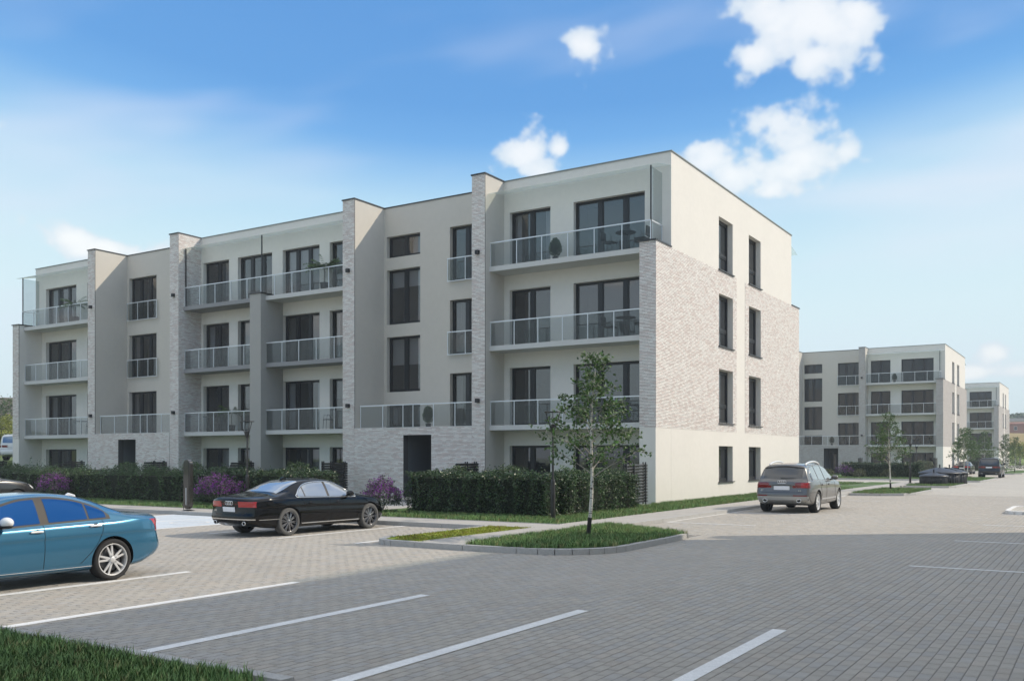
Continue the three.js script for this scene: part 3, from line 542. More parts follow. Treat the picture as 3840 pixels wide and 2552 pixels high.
  if (full) {
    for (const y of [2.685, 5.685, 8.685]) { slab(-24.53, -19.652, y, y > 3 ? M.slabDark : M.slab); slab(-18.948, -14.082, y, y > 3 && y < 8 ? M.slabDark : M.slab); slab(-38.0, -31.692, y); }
    mesh(T, 'divider_wall', box(-19.65, -18.95, B0, 8.96, b, 0), M.divider); mesh(T, 'coping', box(-19.69, -18.91, 8.96, 9.01, b, .04), M.coping);
    for (const y of [2.87, 5.87]) {
      railing(-.35, -24.51, -19.654, y, [-24.5, -23.5, -22.47, -21.46, -20.42]); railing(-.35, -19.02, -14.09, y, [-19.0, -17.98, -16.96, -15.92, -14.88]);
      railing(-.35, -38.0, -31.7, y, [-37.98, -36.96, -35.93, -34.9, -33.86, -32.83]);
    }
    railing(-.35, -24.51, -14.09, 8.87, [-24.5, -23.44, -22.37, -21.28, -20.21, -19.31, -18.45, -17.37, -16.28, -15.2]);
    railing(-.35, -38.28, -31.7, 8.87, [-38.28, -37.16, -36.08, -35.02, -33.94, -32.85], [-38.28, -.35, b]);
    screenGlass(-38.27);
    canopy(-24.52, -14.09, [-24.47, -19.29]); canopy(-38.62, -31.7, [-38.27]);
  }
  // the bricks: the 300 nearest are parts of their walls, the rest one mass
  if (full) {
    const score = (q) => { const d = inFrame(q[0] + off[0], q[1], q[2] + off[2]); return d && q[1] > 2.7 && q[1] < 9 ? d : 1e9; };
    const order = bricks.map((q, i) => [score(q) + (q[5] > q[3] ? 0 : .4), i]).sort((p, q) => p[0] - q[0]), big = new Set(order.slice(0, 300).map((o) => o[1]));
    const holder = T.children.filter((c) => c.name === 'brick_wall').at(-1), B = new THREE.Mesh(unitBox, brickTones[0]); B.name = 'brick'; B.castShadow = B.receiveShadow = true;
    const im = new THREE.InstancedMesh(unitBox, brickMat, bricks.length - 300), m = new THREE.Matrix4(); let k = 0;
    const V = new THREE.Vector3(), S = new THREE.Vector3(), Q = new THREE.Quaternion();
    bricks.forEach((q, i) => {
      if (big.has(i)) { const c = B.clone(); c.material = brickTones[Math.floor(rnd() * 6)]; c.position.set(q[0], q[1], q[2]); c.scale.set(q[3], q[4], q[5]); holder.add(c); return; }
      const patch = .6 * fbm(q[0] * .8, q[1] * .9, q[2] * .8, 3); const c = BRICK[clamp(Math.floor(rnd() * 6 + patch * 4), 0, 5)], f = rr(.93, 1.05);
      im.setMatrixAt(k, m.compose(V.set(q[0], q[1], q[2]), Q, S.set(q[3], q[4], q[5]))); im.setColorAt(k, lin(c[0] * f, c[1] * f, c[2] * f)); k++;
    });
    im.name = 'brick_facing'; im.userData = { kind: 'stuff' }; im.castShadow = im.receiveShadow = true; T.add(im);
  }
  return T;
}
seed(31);
makeHouse('long four storey apartment house with brick fins and glass balconies, nearest of the houses', [0, 0, 0], true);
makeHouse('paler apartment house of the same kind beyond the first, behind the far hedge', [0, 0, -65.97], false);
makeHouse('farthest apartment house, faded by haze behind the second one', [0, 0, -119.54], false);
makeHouse('apartment house across the road whose shadow lies on the near paving', [32.55, 0, 2.45], false, H2);
/* ------------------------------------------------------------------ plants */
const leafMat = (r, g, b, o = {}) => phy(lin(r, g, b), .55, { side: THREE.DoubleSide, vertexColors: true, transmission: .3, thickness: 0, ...o });
class Leaves {                                       // many small folded leaves in one geometry, each with its own tone
  constructor() { this.p = []; this.c = []; }
  add(x, y, z, size, tone, up = .35, narrow = .55) {
    const d = new THREE.Vector3(rr(-1, 1), rr(-1, 1) * .8 - up * .2, rr(-1, 1)).normalize(), n = new THREE.Vector3(rr(-1, 1), rr(-.3, 1.2), rr(-1, 1)).normalize(), s = new THREE.Vector3().crossVectors(d, n).normalize().multiplyScalar(size * narrow * .5);
    n.crossVectors(s, d).normalize(); d.multiplyScalar(size);
    const A = [x, y, z], T = [x + d.x, y + d.y, z + d.z], mx = x + d.x * .45 + n.x * size * .12, my = y + d.y * .45 + n.y * size * .12, mz = z + d.z * .45 + n.z * size * .12;
    const L = [mx + s.x, my + s.y, mz + s.z], R = [mx - s.x, my - s.y, mz - s.z];
    this.p.push(...A, ...L, ...T, ...A, ...T, ...R); for (let i = 0; i < 6; i++) this.c.push(tone, tone, tone);
  }
  tint(f) { this.f = f; return this; }
  build() { const g = new THREE.BufferGeometry(); g.setAttribute('position', new THREE.Float32BufferAttribute(this.p, 3)); g.setAttribute('color', new THREE.Float32BufferAttribute(this.c, 3)); g.computeVertexNormals(); return g; }
  mesh(parent, name, mat) { const m = new THREE.Mesh(this.build(), mat); m.name = name; m.castShadow = m.receiveShadow = true; parent.add(m); return m; }
}
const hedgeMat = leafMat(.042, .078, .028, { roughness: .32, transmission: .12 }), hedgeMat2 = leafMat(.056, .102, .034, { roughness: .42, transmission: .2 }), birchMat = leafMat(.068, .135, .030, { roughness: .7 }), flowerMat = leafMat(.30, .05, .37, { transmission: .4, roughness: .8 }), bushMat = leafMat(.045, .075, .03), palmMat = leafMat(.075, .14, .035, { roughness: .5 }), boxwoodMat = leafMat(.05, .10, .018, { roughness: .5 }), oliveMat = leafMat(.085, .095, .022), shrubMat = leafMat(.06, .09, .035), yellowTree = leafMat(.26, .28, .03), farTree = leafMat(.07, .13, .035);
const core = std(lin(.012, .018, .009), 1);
// a clipped hedge: leaves over the skin of a lumpy body, tapering lumps along its length
function hedge(name, label, cat, spec, group) {
  const { x0, x1, z0, z1, h, lump = .17, leaf = .06, density = 900, ragged = 0, mat = hedgeMat, y = KH, step = .55 } = spec;
  const H = thing(name, label, cat, [(x0 + x1) / 2, y, (z0 + z1) / 2], 0, group), L = new Leaves(), cx = (x0 + x1) / 2, cz = (z0 + z1) / 2, wx = x1 - x0, wz = z1 - z0;
  const top = (x, z) => h * (1 + .14 * fbm(x * 1.9, 1.5, z * 1.9, 3) * 2) + (ragged ? ragged * Math.max(0, Math.sin((x + z) * 3.1) * .5 + fbm(x * 2.3, 4, z, 2)) : 0);
  const bulge = (x, y2, z) => lump * (fbm(x * 2.4 / step, y2 * 1.6, z * 2.4 / step, 3) * 2 - .25 + (ragged ? .8 * (Math.abs(Math.sin((x + z) * Math.PI / step)) - .75) * (.4 + y2 / h) : 0));
  const area = 2 * (wx + wz) * h + wx * wz, N = Math.round(area * density);
  for (let i = 0; i < N; i++) {
    let x, y2, z, nx = 0, nz = 0; const u = rnd() * area;
    if (u < wx * wz) { x = rr(x0, x1); z = rr(z0, z1); y2 = top(x, z) + rr(-.08, .05); }
    else if (u < wx * wz + 2 * wx * h) { x = rr(x0, x1); nz = u < wx * wz + wx * h ? 1 : -1; z = nz > 0 ? z1 : z0; y2 = Math.pow(rnd(), .9) * top(x, z); }
    else { z = rr(z0, z1); nx = rnd() < .5 ? 1 : -1; x = nx > 0 ? x1 : x0; y2 = rnd() * top(x, z); }
    const bb = bulge(x, y2, z) - .10 * rnd() * rnd() - (y2 > h * .85 ? .06 * rnd() : 0);
    L.add(x + nx * bb - cx + rr(-.02, .02), Math.max(.01, y2), z + nz * bb - cz, leaf * rr(.7, 1.25), rr(.4, 1.7) * (rnd() < .08 ? 2.2 : 1));
  }
  for (let i = 0; i < (wx + wz) * 9; i++) {           // loose shoots above the clipped line
    const x = rr(x0, x1), z = rr(z0, z1), b = top(x, z) - .04, l = rr(.06, .16 + ragged * .8) * (fbm(x * .9, 8, z * .9, 2) > -.05 ? 1.3 : .6), ax = rr(-.4, .4), az2 = rr(-.4, .4);
    for (let k = 0; k < 9; k++) { const t = k / 8; L.add(x - cx + ax * l * t + rr(-.03, .03), b + l * t, z - cz + az2 * l * t + rr(-.03, .03), leaf * rr(.7, 1.2), rr(.7, 1.9)); }
  }
  L.mesh(H, 'foliage', mat).userData = { kind: 'stuff' };
  const b = new THREE.BoxGeometry(wx - .3, h - .16, wz - .3); b.translate(0, (h - .16) / 2 + .05, 0); mesh(H, 'inner_branches', b, core);
  return H;
}
seed(101);
hedge('hedge', 'dark clipped hedge behind the lamp and birch, on the lawn before the corner flat', 'hedge', { x0: -4.1, x1: .62, z0: 7.25, z1: 8.3, h: 1.08, density: 1300, leaf: .06, ragged: .10 });
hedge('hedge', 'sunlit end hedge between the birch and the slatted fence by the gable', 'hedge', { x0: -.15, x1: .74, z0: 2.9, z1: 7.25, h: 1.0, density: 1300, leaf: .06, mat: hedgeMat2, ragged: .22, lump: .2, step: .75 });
hedge('hedge', 'dark hedge behind the black car and purple flowers, right of the charging post', 'hedge', { x0: -13.3, x1: -7.6, z0: 7.2, z1: 8.25, h: 1.06, ragged: .14, density: 1100 });
hedge('hedge', 'loose ragged hedge left of the charging post, above the blue car', 'hedge', { x0: -24.6, x1: -14.0, z0: 7.2, z1: 8.2, h: 1.0, ragged: .3, lump: .2, step: .8, density: 800, leaf: .06, mat: hedgeMat2 });
hedge('hedge', 'hedge at the far left end of the long house, behind the dark grey car', 'hedge', { x0: -33, x1: -25.2, z0: 7.0, z1: 8.1, h: 1.0, ragged: .2, density: 450, leaf: .07 });
hedge('hedge', 'dark hedge before the second house, behind the bins and far lamp', 'hedge', { x0: -4.9, x1: 1.0, z0: -48.7, z1: -47.4, h: 1.1, density: 420, leaf: .085 });
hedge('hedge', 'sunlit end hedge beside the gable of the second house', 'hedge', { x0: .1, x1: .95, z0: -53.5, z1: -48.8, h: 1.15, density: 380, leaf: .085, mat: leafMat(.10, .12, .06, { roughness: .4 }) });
hedge('hedge', 'small hedge block before the third house', 'hedge', { x0: -3, x1: .9, z0: -98, z1: -96.8, h: 1.2, density: 260, leaf: .1 });
function bush(name, label, cat, pos, rx, ry, rz, leaf, n, mats, flowers, group) {
  const B = thing(name, label, cat, pos, 0, group), L = new Leaves(), Fl = new Leaves();
  for (let i = 0; i < n; i++) {
    const a = rr(0, 6.283), u = Math.pow(rnd(), .6), e = Math.acos(rr(-.25, 1)), k = (.6 + .4 * u) * (1 + .42 * fbm(Math.cos(a) * 2 + pos[0], e * 2, Math.sin(a) * 2 + pos[2], 3) * 2);
    const x = rx * k * Math.sin(e) * Math.cos(a), y = Math.max(.02, ry * .36 + ry * .64 * k * Math.cos(e)), z = rz * k * Math.sin(e) * Math.sin(a);
    if (flowers && y > ry * (.30 + .22 * rnd()) && rnd() < flowers * (.35 + .8 * sst(-.2, .3, fbm(x * 5, y * 5, z * 5, 2)))) Fl.add(x, y, z, leaf * rr(.5, 1), rr(.4, 1.7), 0, .8); else L.add(x, y, z, leaf * rr(.7, 1.3), rr(.5, 1.6));
  }
  L.mesh(B, 'foliage', mats[0]); if (flowers) Fl.mesh(B, 'blossom', mats[1]);
  seed(Math.round(pos[0] * 13 + 999)); const st = []; for (let i = 0; i < 7; i++) { const a = rr(0, 6.28), q = rr(.3, .7); st.push(tube([[0, 0, 0], [rx * q * .4 * Math.cos(a), ry * .35, rz * q * .4 * Math.sin(a)], [rx * q * Math.cos(a), ry * .75, rz * q * Math.sin(a)]], .012, .004, 5)); }
  mesh(B, 'stem', st, M.twig); return B;
}
bush('flowering_bush', 'purple flowering bush at the left end of the dark hedge by the entrance path', 'bush', [-4.72, KH, 8.55], .62, .98, .5, .05, 5200, [bushMat, flowerMat], .75, 'purple flowering bushes');
bush('flowering_bush', 'broad purple flowering bush between charging post and black car', 'bush', [-11.4, KH, 8.75], 1.0, .98, .5, .05, 7000, [bushMat, flowerMat], .75, 'purple flowering bushes');
bush('flowering_bush', 'purple flowering bush above the roof of the blue car', 'bush', [-20.9, KH, 8.5], .85, .95, .5, .055, 4200, [bushMat, flowerMat], .75, 'purple flowering bushes');
bush('flowering_bush', 'far purple bush at the end of the hedge before the second house', 'bush', [-4.6, KH, -47.2], .75, .98, .6, .085, 1500, [bushMat, flowerMat], .7, 'purple flowering bushes');
for (const [x, l] of [[-5.5, 'olive green round shrub left of the far purple bush'], [-3.35, 'olive green round shrub right of the far purple bush'], [-1.4, 'olive green round shrub behind the trunk of the far birch'], [.55, 'olive green round shrub beside the black bins']]) bush('round_shrub', l, 'shrub', [x, KH, -46 - (x + 5) * .35], .5, .68, .5, .07, 900, [oliveMat], 0, 'olive shrubs before the far hedge');
for (const [x, z, h, l] of [[-3.0, 7.3, .32, 'bright clump above the hedge near the entrance'], [-1.35, 7.1, .34, 'pale clump above the middle of the dark hedge'], [-9.6, 7.0, .42, 'leafy clump above the hedge left of the black car roof'], [-14.9, 6.9, .42, 'leafy clump above the hedge beside the charging post'], [-18.6, 6.9, .4, 'rounded clump above the ragged hedge before the brick wall'], [-26.4, 7, .35, 'small clump above the far left hedge']]) bush('shrub', l, 'shrub', [x, 1.0, z], .45, h + .1, .35, .05, 1100, [boxwoodMat], 0);
bush('round_shrub', 'low dark shrub on the far verge by the third house', 'shrub', [3.6, .1, -92], 1.3, 1.5, 1.2, .12, 1300, [shrubMat], 0);

// young birch: leaning white trunk, branches, open pointed crown
function birch(label, pos, turn, s = 1) {
  const T = thing('birch_tree', label, 'tree', pos, turn, 'young birches along the road'); T.scale.setScalar(s);
  const H = 3.7, ax = (y) => new THREE.Vector3(.035 * Math.sin(y * 2.0) + .045 * y * .9 - .01, y, .03 * Math.sin(y * 1.6 + 1));
  mesh(T, 'trunk', tube(Array.from({ length: 22 }, (_, i) => ax(i / 21 * (H - .1))), .040, .006, 10), M.bark);
  mesh(T, 'trunk_base', tube([ax(-.05), ax(.16), ax(.34)], .0435, .041, 10), M.barkDark);
  const L = new Leaves(), br = [];
  const put = (p, n, sp, sz) => { for (let i = 0; i < n; i++) L.add(p.x + rr(-sp, sp), p.y + rr(-sp, sp) * .8, p.z + rr(-sp, sp), sz * rr(.75, 1.2), rr(.45, 1.5) * (rnd() < .08 ? 1.6 : 1), .8, .62); };
  const N = 34;
  for (let i = 0; i < N; i++) {
    const y0 = 1.12 + (i / (N - 1)) * 2.25, a = i * 2.4 + rr(-.4, .4), f = (y0 - 1.1) / 2.4;
    const len = lerp(1.14, .17, Math.pow(f, .62)) * rr(.7, 1.15) * (f < .08 ? .8 : 1), rise = lerp(1.1, 1.5, f) * rr(.8, 1.15), b0 = ax(y0), P = [b0];
    for (let k = 1; k <= 5; k++) { const t = k / 5; P.push(new THREE.Vector3(b0.x + Math.cos(a + .25 * Math.sin(t * 4)) * len * t, b0.y + len * rise * (t - .30 * t * t) * .78, b0.z + Math.sin(a + .25 * Math.sin(t * 4)) * len * t)); }
    br.push(tube(P, lerp(.015, .007, f), .0025, 5));
    for (let k = 2; k <= 5; k++) {
      put(P[k], k < 3 ? 1 : 4, .08, .085);
      const n = f < .6 ? 3 : 1; for (let q = 0; q < n; q++) { const b = a + rr(-1.2, 1.2), l2 = rr(.12, .34) * (1 - .65 * f), e = new THREE.Vector3(P[k].x + Math.cos(b) * l2, P[k].y + rr(-.10, .16), P[k].z + Math.sin(b) * l2), m = P[k].clone().lerp(e, .5); m.y += .02; br.push(tube([P[k], m, e], .004, .0015, 4)); put(m, 2, .05, .08); put(e, 5, .08, .085); }
    }
  }
  for (let k = 0; k < 20; k++) put(ax(2.5 + k * .06), 3, .10, .085);
  mesh(T, 'branch', br, M.twig); L.mesh(T, 'crown', birchMat); return T;
}
seed(202);
const birch0 = birch('slender young birch with white trunk on the nearest grass island', [4.19, KH + .04, 12.84], .4);
const moreBirch = [[4.12, KH, -18.1, 2.1, 1.03, 'young birch on the grass island beyond the silver car'], [4.5, KH, -43.0, 3.3, 1.0, 'leaning young birch right of the black bins'], [4.02, KH, -48.2, 1.0, 1.06, 'dark trunked birch just behind the leaning one by the bins'], [3.7, KH, -63, 5.1, 1.08, 'young birch before the rear of the dark off-road car'], [4.15, KH, -79.6, 4.2, 1.1, 'far birch on the verge before the third house'], [4.6, KH, -83.5, .2, 1.04, 'farthest small birch right of the third house']];
for (const [x, y, z, t, s, l] of moreBirch) copy(birch0, [x, y, z], t, l).scale.setScalar(s);

// potted plants on the balconies
function palm(label, pos, s = 1) {
  const P = thing('potted_palm', label, 'potted plant', pos, rr(0, 6), 'palms on the balconies'); P.scale.setScalar(s);
  mesh(P, 'pot', lathe([[0, 0], [.12, 0], [.15, .26], [.16, .28], [.14, .28], [.13, .24], [0, .24]], 20), M.pot);
  mesh(P, 'stem', [tube([[0, .24, 0], [.02, .5, 0], [.0, .75, 0]], .028, .02, 7), tube([[.03, .24, 0], [.07, .5, .02], [.1, .68, .03]], .02, .014, 6)], M.twig);
  const L = new Leaves();
  for (let i = 0; i < 40; i++) {
    const a = i * 2.4, l = rr(.42, .68), up = rr(.25, .9), q = [];
    for (let k = 0; k <= 8; k++) { const t = k / 8; q.push([Math.cos(a) * l * t, .78 + up * l * t * 1.2 - .55 * l * t * t * (1.3 - up * .5), Math.sin(a) * l * t]); }
    for (let k = 1; k <= 8; k++) for (const s2 of [-1, 1]) { const [x, y, z] = q[k], tx = Math.cos(a + s2 * .8), tz = Math.sin(a + s2 * .8), w = .17 * (1 - .06 * k); L.p.push(x, y, z, x + tx * w, y - .05, z + tz * w, x + Math.cos(a) * .055, y + .006, z + Math.sin(a) * .055); const t = rr(.6, 1.5); for (let n = 0; n < 3; n++) L.c.push(t, t, t); }
  }
  L.mesh(P, 'frond', palmMat); return P;
}
function topiary(label, pos) {
  const P = thing('potted_topiary', label, 'potted plant', pos, 0, 'egg shaped topiaries'), L = new Leaves();
  mesh(P, 'pot', lathe([[0, 0], [.10, 0], [.115, .17], [.1, .17], [.095, .15], [0, .15]], 20), M.pot); mesh(P, 'stem', tube([[0, .14, 0], [0, .25, 0]], .018, .018, 6), M.twig);
  for (let i = 0; i < 1500; i++) { const a = rr(0, 6.283), c = rr(-1, 1), s = Math.sqrt(1 - c * c), r = .225 * (1 - .22 * c); L.add(r * s * Math.cos(a) * rr(.9, 1.02), .54 + .33 * c, r * s * Math.sin(a) * rr(.9, 1.02), .045, rr(.5, 1.5)); }
  L.mesh(P, 'foliage', boxwoodMat); const b = new THREE.SphereGeometry(.19, 14, 10); b.scale(1, 1.5, 1); b.translate(0, .54, 0); mesh(P, 'inner_branches', b, core); return P;
}
seed(303);
topiary('egg shaped topiary on the top corner balcony between its two windows', [-4.34, 8.87, -.8]);
topiary('egg shaped topiary on the terrace over the brick entrance', [-10.37, 2.87, -1]);
topiary('far egg shaped topiary on the top balcony of the second house', [-4.4, 8.87, -66.8]);
topiary('far topiary on the terrace over the entrance of the second house', [-10.3, 2.87, -66.9]);
topiary('far topiary on the first floor balcony of the second house, at its right end', [-1.2, 2.87, -66.75]);
palm('palm on the top balcony right of the three part window, by the brick fin', [-15.87, 8.87, -.8], 1.3);
palm('palm on the first floor balcony above the charging post', [-21.8, 2.87, -.85], 1.1);
palm('palm on the top balcony at the left end of the long house', [-34.0, 8.87, -.8], 1.2);
palm('spiky palm on the ground floor terrace behind the lamp and birch', [-1.0, .1, 3.2], 1.15);

// balcony furniture
const seatMat = std(lin(.05, .05, .055), .6), legMat = phy(lin(.03, .03, .032), .4);
function chair(label, pos, turn, group) {
  const C = thing('balcony_chair', label, 'chair', pos, turn, group);
  mesh(C, 'seat', rbox(.44, .03, .42, .012, 0, .43, 0), seatMat); mesh(C, 'backrest', (() => { const g = rbox(.42, .36, .025, .01, 0, .66, -.2); g.rotateX(-.08); return g; })(), seatMat);
  for (const [x, z] of [[-.19, .18], [.19, .18], [-.19, -.18], [.19, -.18]]) mesh(C, 'leg', tube([[x * 1.12, 0, z * 1.15], [x, .43, z]], .011, .011, 6), legMat);
  mesh(C, 'armrest', tube([[-.22, .43, -.18], [-.23, .63, -.1], [-.23, .63, .15], [-.22, .43, .18]], .01, .01, 6), legMat); mesh(C, 'armrest', tube([[.22, .43, -.18], [.23, .63, -.1], [.23, .63, .15], [.22, .43, .18]], .01, .01, 6), legMat);
  return C;
}
function table(label, pos) {
  const T = thing('balcony_table', label, 'table', pos, 0, 'round balcony tables');
  mesh(T, 'tabletop', lathe([[0, .70], [.36, .70], [.365, .715], [.36, .73], [0, .73]], 28), seatMat); mesh(T, 'pedestal', tube([[0, .02, 0], [0, .7, 0]], .025, .02, 8), legMat); mesh(T, 'foot', lathe([[0, 0], [.2, 0], [.2, .012], [.03, .03], [0, .03]], 20), legMat); return T;
}
for (const [x, y, l] of [[-1.5, 8.87, 'top corner'], [-1.5, 5.87, 'second floor corner'], [-1.7, 2.87, 'first floor corner']]) {
  table(`round dark table on the ${l} balcony`, [x, y, -.82]);
  chair(`dark chair left of the table on the ${l} balcony`, [x - .62, y, -.8], H2, 'balcony chairs'); chair(`dark chair right of the table on the ${l} balcony`, [x + .62, y, -.8], -H2, 'balcony chairs');
}
chair('dark chair on the first floor balcony right of the divider wall', [-15.6, 2.87, -.8], -.5, 'balcony chairs');
table('round table on the first floor balcony left of the divider wall', [-23.2, 2.87, -.8]); chair('dark chair beside the table left of the divider wall', [-22.6, 2.87, -.8], -H2, 'balcony chairs');
table('round table on the first floor balcony at the left end of the house', [-33.5, 2.87, -.8]); chair('dark chair at the left end balcony by the brick fin', [-32.6, 2.87, -.8], -.9, 'balcony chairs');
/* ------------------------------------------------------------------ cars */
function keyed(K) { return (x) => { if (x <= K[0][0]) return K[0][1]; for (let i = 0; i < K.length - 1; i++) if (x <= K[i + 1][0]) {
  const [x0, y0] = K[i], [x1, y1] = K[i + 1], h = x1 - x0, d = (y1 - y0) / h, m = (j) => { if (j <= 0 || j >= K.length - 1) return null; const a = (K[j][1] - K[j - 1][1]) / (K[j][0] - K[j - 1][0]), b = (K[j + 1][1] - K[j][1]) / (K[j + 1][0] - K[j][0]); return a * b <= 0 ? 0 : 2 * a * b / (a + b); };
  const m0 = m(i) ?? d, m1 = m(i + 1) ?? d, t = (x - x0) / h, t2 = t * t, t3 = t2 * t; return y0 * (2 * t3 - 3 * t2 + 1) + h * m0 * (t3 - 2 * t2 + t) + y1 * (3 * t2 - 2 * t3) + h * m1 * (t3 - t2); } return K[K.length - 1][1]; }; }
const evaluator = new Evaluator(); evaluator.attributes = ['position', 'normal', 'uv'];
const CM = {
  tyre: std(lin(.022, .022, .023), .85), tyreGrey: std(lin(.10, .10, .098), .9), well: std(lin(.008, .008, .008), 1), seam: std(lin(.006, .007, .008), .8), trim: std(lin(.016, .016, .017), .6),
  chrome: phy(lin(.80, .81, .82), .12, { metalness: 1 }), alloy: phy(lin(.62, .63, .64), .28, { metalness: .75, clearcoat: .4 }), alloyDark: phy(lin(.22, .22, .23), .25, { metalness: .8, clearcoat: .4 }), plate: std(lin(.80, .82, .86), .6),
  red: phy(lin(.42, .018, .022), .12, { clearcoat: 1 }), redDark: phy(lin(.19, .008, .010), .12, { clearcoat: 1 }), clear: phy(lin(.75, .76, .78), .08, { clearcoat: 1 }), white: phy(lin(.78, .79, .80), .3, { clearcoat: .6 }),
  brake: std(lin(.10, .10, .105), .5, { metalness: .6 }), pipe: std(lin(.004, .004, .004), .9),
};
// body shell as a loft of cross sections; x runs from the tail to the nose
function makeCar(name, label, S, pos, turn, scale, group) {
  const C = thing(name, label, 'car', pos, turn, group); C.scale.setScalar(scale);
  const top = keyed(S.top), bot = keyed(S.bot), half = keyed(S.half), belt = keyed(S.belt), roof = keyed(S.roofW), L = S.L, AX = S.axles, ox = -AX[0];
  const NS = 84, NT = 46;
  const section = (x) => {
    const yt = top(x), yb = bot(x), w = half(x), bl = Math.min(belt(x), yt - .018), c = sst(.05, .30, yt - bl), wr = Math.min(roof(x), w * .86), G = yt - bl, dy = bl - yb;
    const hood = [[.945, bl + G * .12], [.90, bl + G * .42], [.80, bl + G * .70], [.60, bl + G * .88], [.32, bl + G * .97], [0, yt]].map(([a, b]) => [a * w, b]);
    const cab = [[w * .925, bl + .012], [lerp(w * .92, wr, .52), bl + G * .5], [wr + .012, yt - .10], [wr * .84, yt - .035], [wr * .45, yt - .006], [0, yt]];
    const P = [[0, yb], [w * .55, yb], [w * .84, yb + .005], [w * .945, yb + .07], [w * .985, yb + dy * .30], [w, yb + dy * .55], [w * (S.crease ? .988 : .997), yb + dy * .72], [w * (S.crease ? .998 : .992), yb + dy * .775], [w * (S.crease ? .985 : .984), yb + dy * .86], [w * .955, bl - .012], ...hood.map((h, i) => [lerp(h[0], cab[i][0], c), lerp(h[1], cab[i][1], c)])];
    return new THREE.CatmullRomCurve3(P.map(([z, y]) => new THREE.Vector3(0, y, z)), false, 'centripetal');
  };
  const xs = Array.from({ length: NS }, (_, i) => { const t = i / (NS - 1); return L * (.5 - .5 * Math.cos(Math.PI * (t * .86 + .07))) / 1; }); const lo = xs[0], hi = xs[NS - 1]; xs.forEach((x, i) => xs[i] = (x - lo) / (hi - lo) * L);
  const tail = keyed(S.tail), nose = keyed(S.nose);
  const bend = (x, y, z) => { const w = half(x), rt = Math.pow(Math.min(1, Math.abs(z) / w), 3), a = sst(.7, 0, x), b = sst(L - .8, L, x); return x + a * (tail(y) + .13 * rt) - b * (nose(y) + .20 * rt); };
  const pos3 = [], idx = [], ring = 2 * NT;
  const grid = xs.map((x) => { const c = section(x), e = Math.min(x, L - x), s = e < .06 ? .93 + .07 * Math.sqrt(e / .06) : 1; return Array.from({ length: NT + 1 }, (_, j) => { const v = c.getPoint(j / NT), ym = (top(x) + bot(x)) / 2; return [v.z * s, ym + (v.y - ym) * s]; }); });
  const at = (i, k) => { const j = k <= NT ? k : ring - k, sg = k <= NT ? 1 : -1, [z, y] = grid[i][j]; return [bend(xs[i], y, z) + ox, y, z * sg]; };
  for (let i = 0; i < NS; i++) for (let k = 0; k < ring; k++) pos3.push(...at(i, k));
  for (let i = 0; i < NS - 1; i++) for (let k = 0; k < ring; k++) { const a = i * ring + k, b = i * ring + (k + 1) % ring, c = a + ring, d = b + ring; idx.push(a, b, c, b, d, c); }
  for (const [i, rev] of [[0, 0], [NS - 1, 1]]) {          // ends
    const M8 = 10, base = pos3.length / 3;
    for (let j = 0; j <= NT; j++) for (let m = 0; m <= M8; m++) { const [z, y] = grid[i][j], zz = z * (1 - 2 * m / M8); pos3.push(bend(xs[i], y, zz) + ox, y, zz); }
    for (let j = 0; j < NT; j++) for (let m = 0; m < M8; m++) { const a = base + j * (M8 + 1) + m, b = a + 1, c = a + M8 + 1, d = c + 1; if (rev) idx.push(a, c, b, b, c, d); else idx.push(a, b, c, b, d, c); }
  }
  let shell = new THREE.BufferGeometry(); shell.setAttribute('position', new THREE.Float32BufferAttribute(pos3, 3)); shell.setIndex(idx); shell.computeVertexNormals(); shell.setAttribute('uv', new THREE.BufferAttribute(new Float32Array(pos3.length / 3 * 2), 2));
  { // face outwards
    const p = shell.attributes.position; let vol = 0; const A = new THREE.Vector3(), B = new THREE.Vector3(), D = new THREE.Vector3(); for (let i = 0; i < idx.length; i += 3) { A.fromBufferAttribute(p, idx[i]); B.fromBufferAttribute(p, idx[i + 1]); D.fromBufferAttribute(p, idx[i + 2]); vol += A.dot(B.cross(D)); }
    if (vol < 0) { for (let i = 0; i < idx.length; i += 3) [idx[i], idx[i + 1]] = [idx[i + 1], idx[i]]; shell.setIndex(idx); shell.computeVertexNormals(); }
  }
  const bvh = new MeshBVH(shell.clone()), ray = new THREE.Ray();
  const hit = (o, d) => { ray.origin.set(...o); ray.direction.set(...d); const h = bvh.raycastFirst(ray, THREE.DoubleSide); return h ? h : null; };
  // wheel arches
  let brush = new Brush(shell, S.paint); brush.updateMatrixWorld();
  for (const a of AX) for (const sd of [-1, 1]) {
    const g = new THREE.CylinderGeometry(S.wr * S.arch, S.wr * S.arch, .5, 40); g.rotateX(H2); g.translate(a + ox, S.wr * 1.02, sd * (half(a) - .03)); const t = new Brush(g, CM.well); t.updateMatrixWorld();
    brush = evaluator.evaluate(brush, t, SUBTRACTION); brush.updateMatrixWorld();
  }
  const body = new THREE.Mesh(brush.geometry, brush.material); body.name = 'body'; body.castShadow = body.receiveShadow = true; C.add(body);
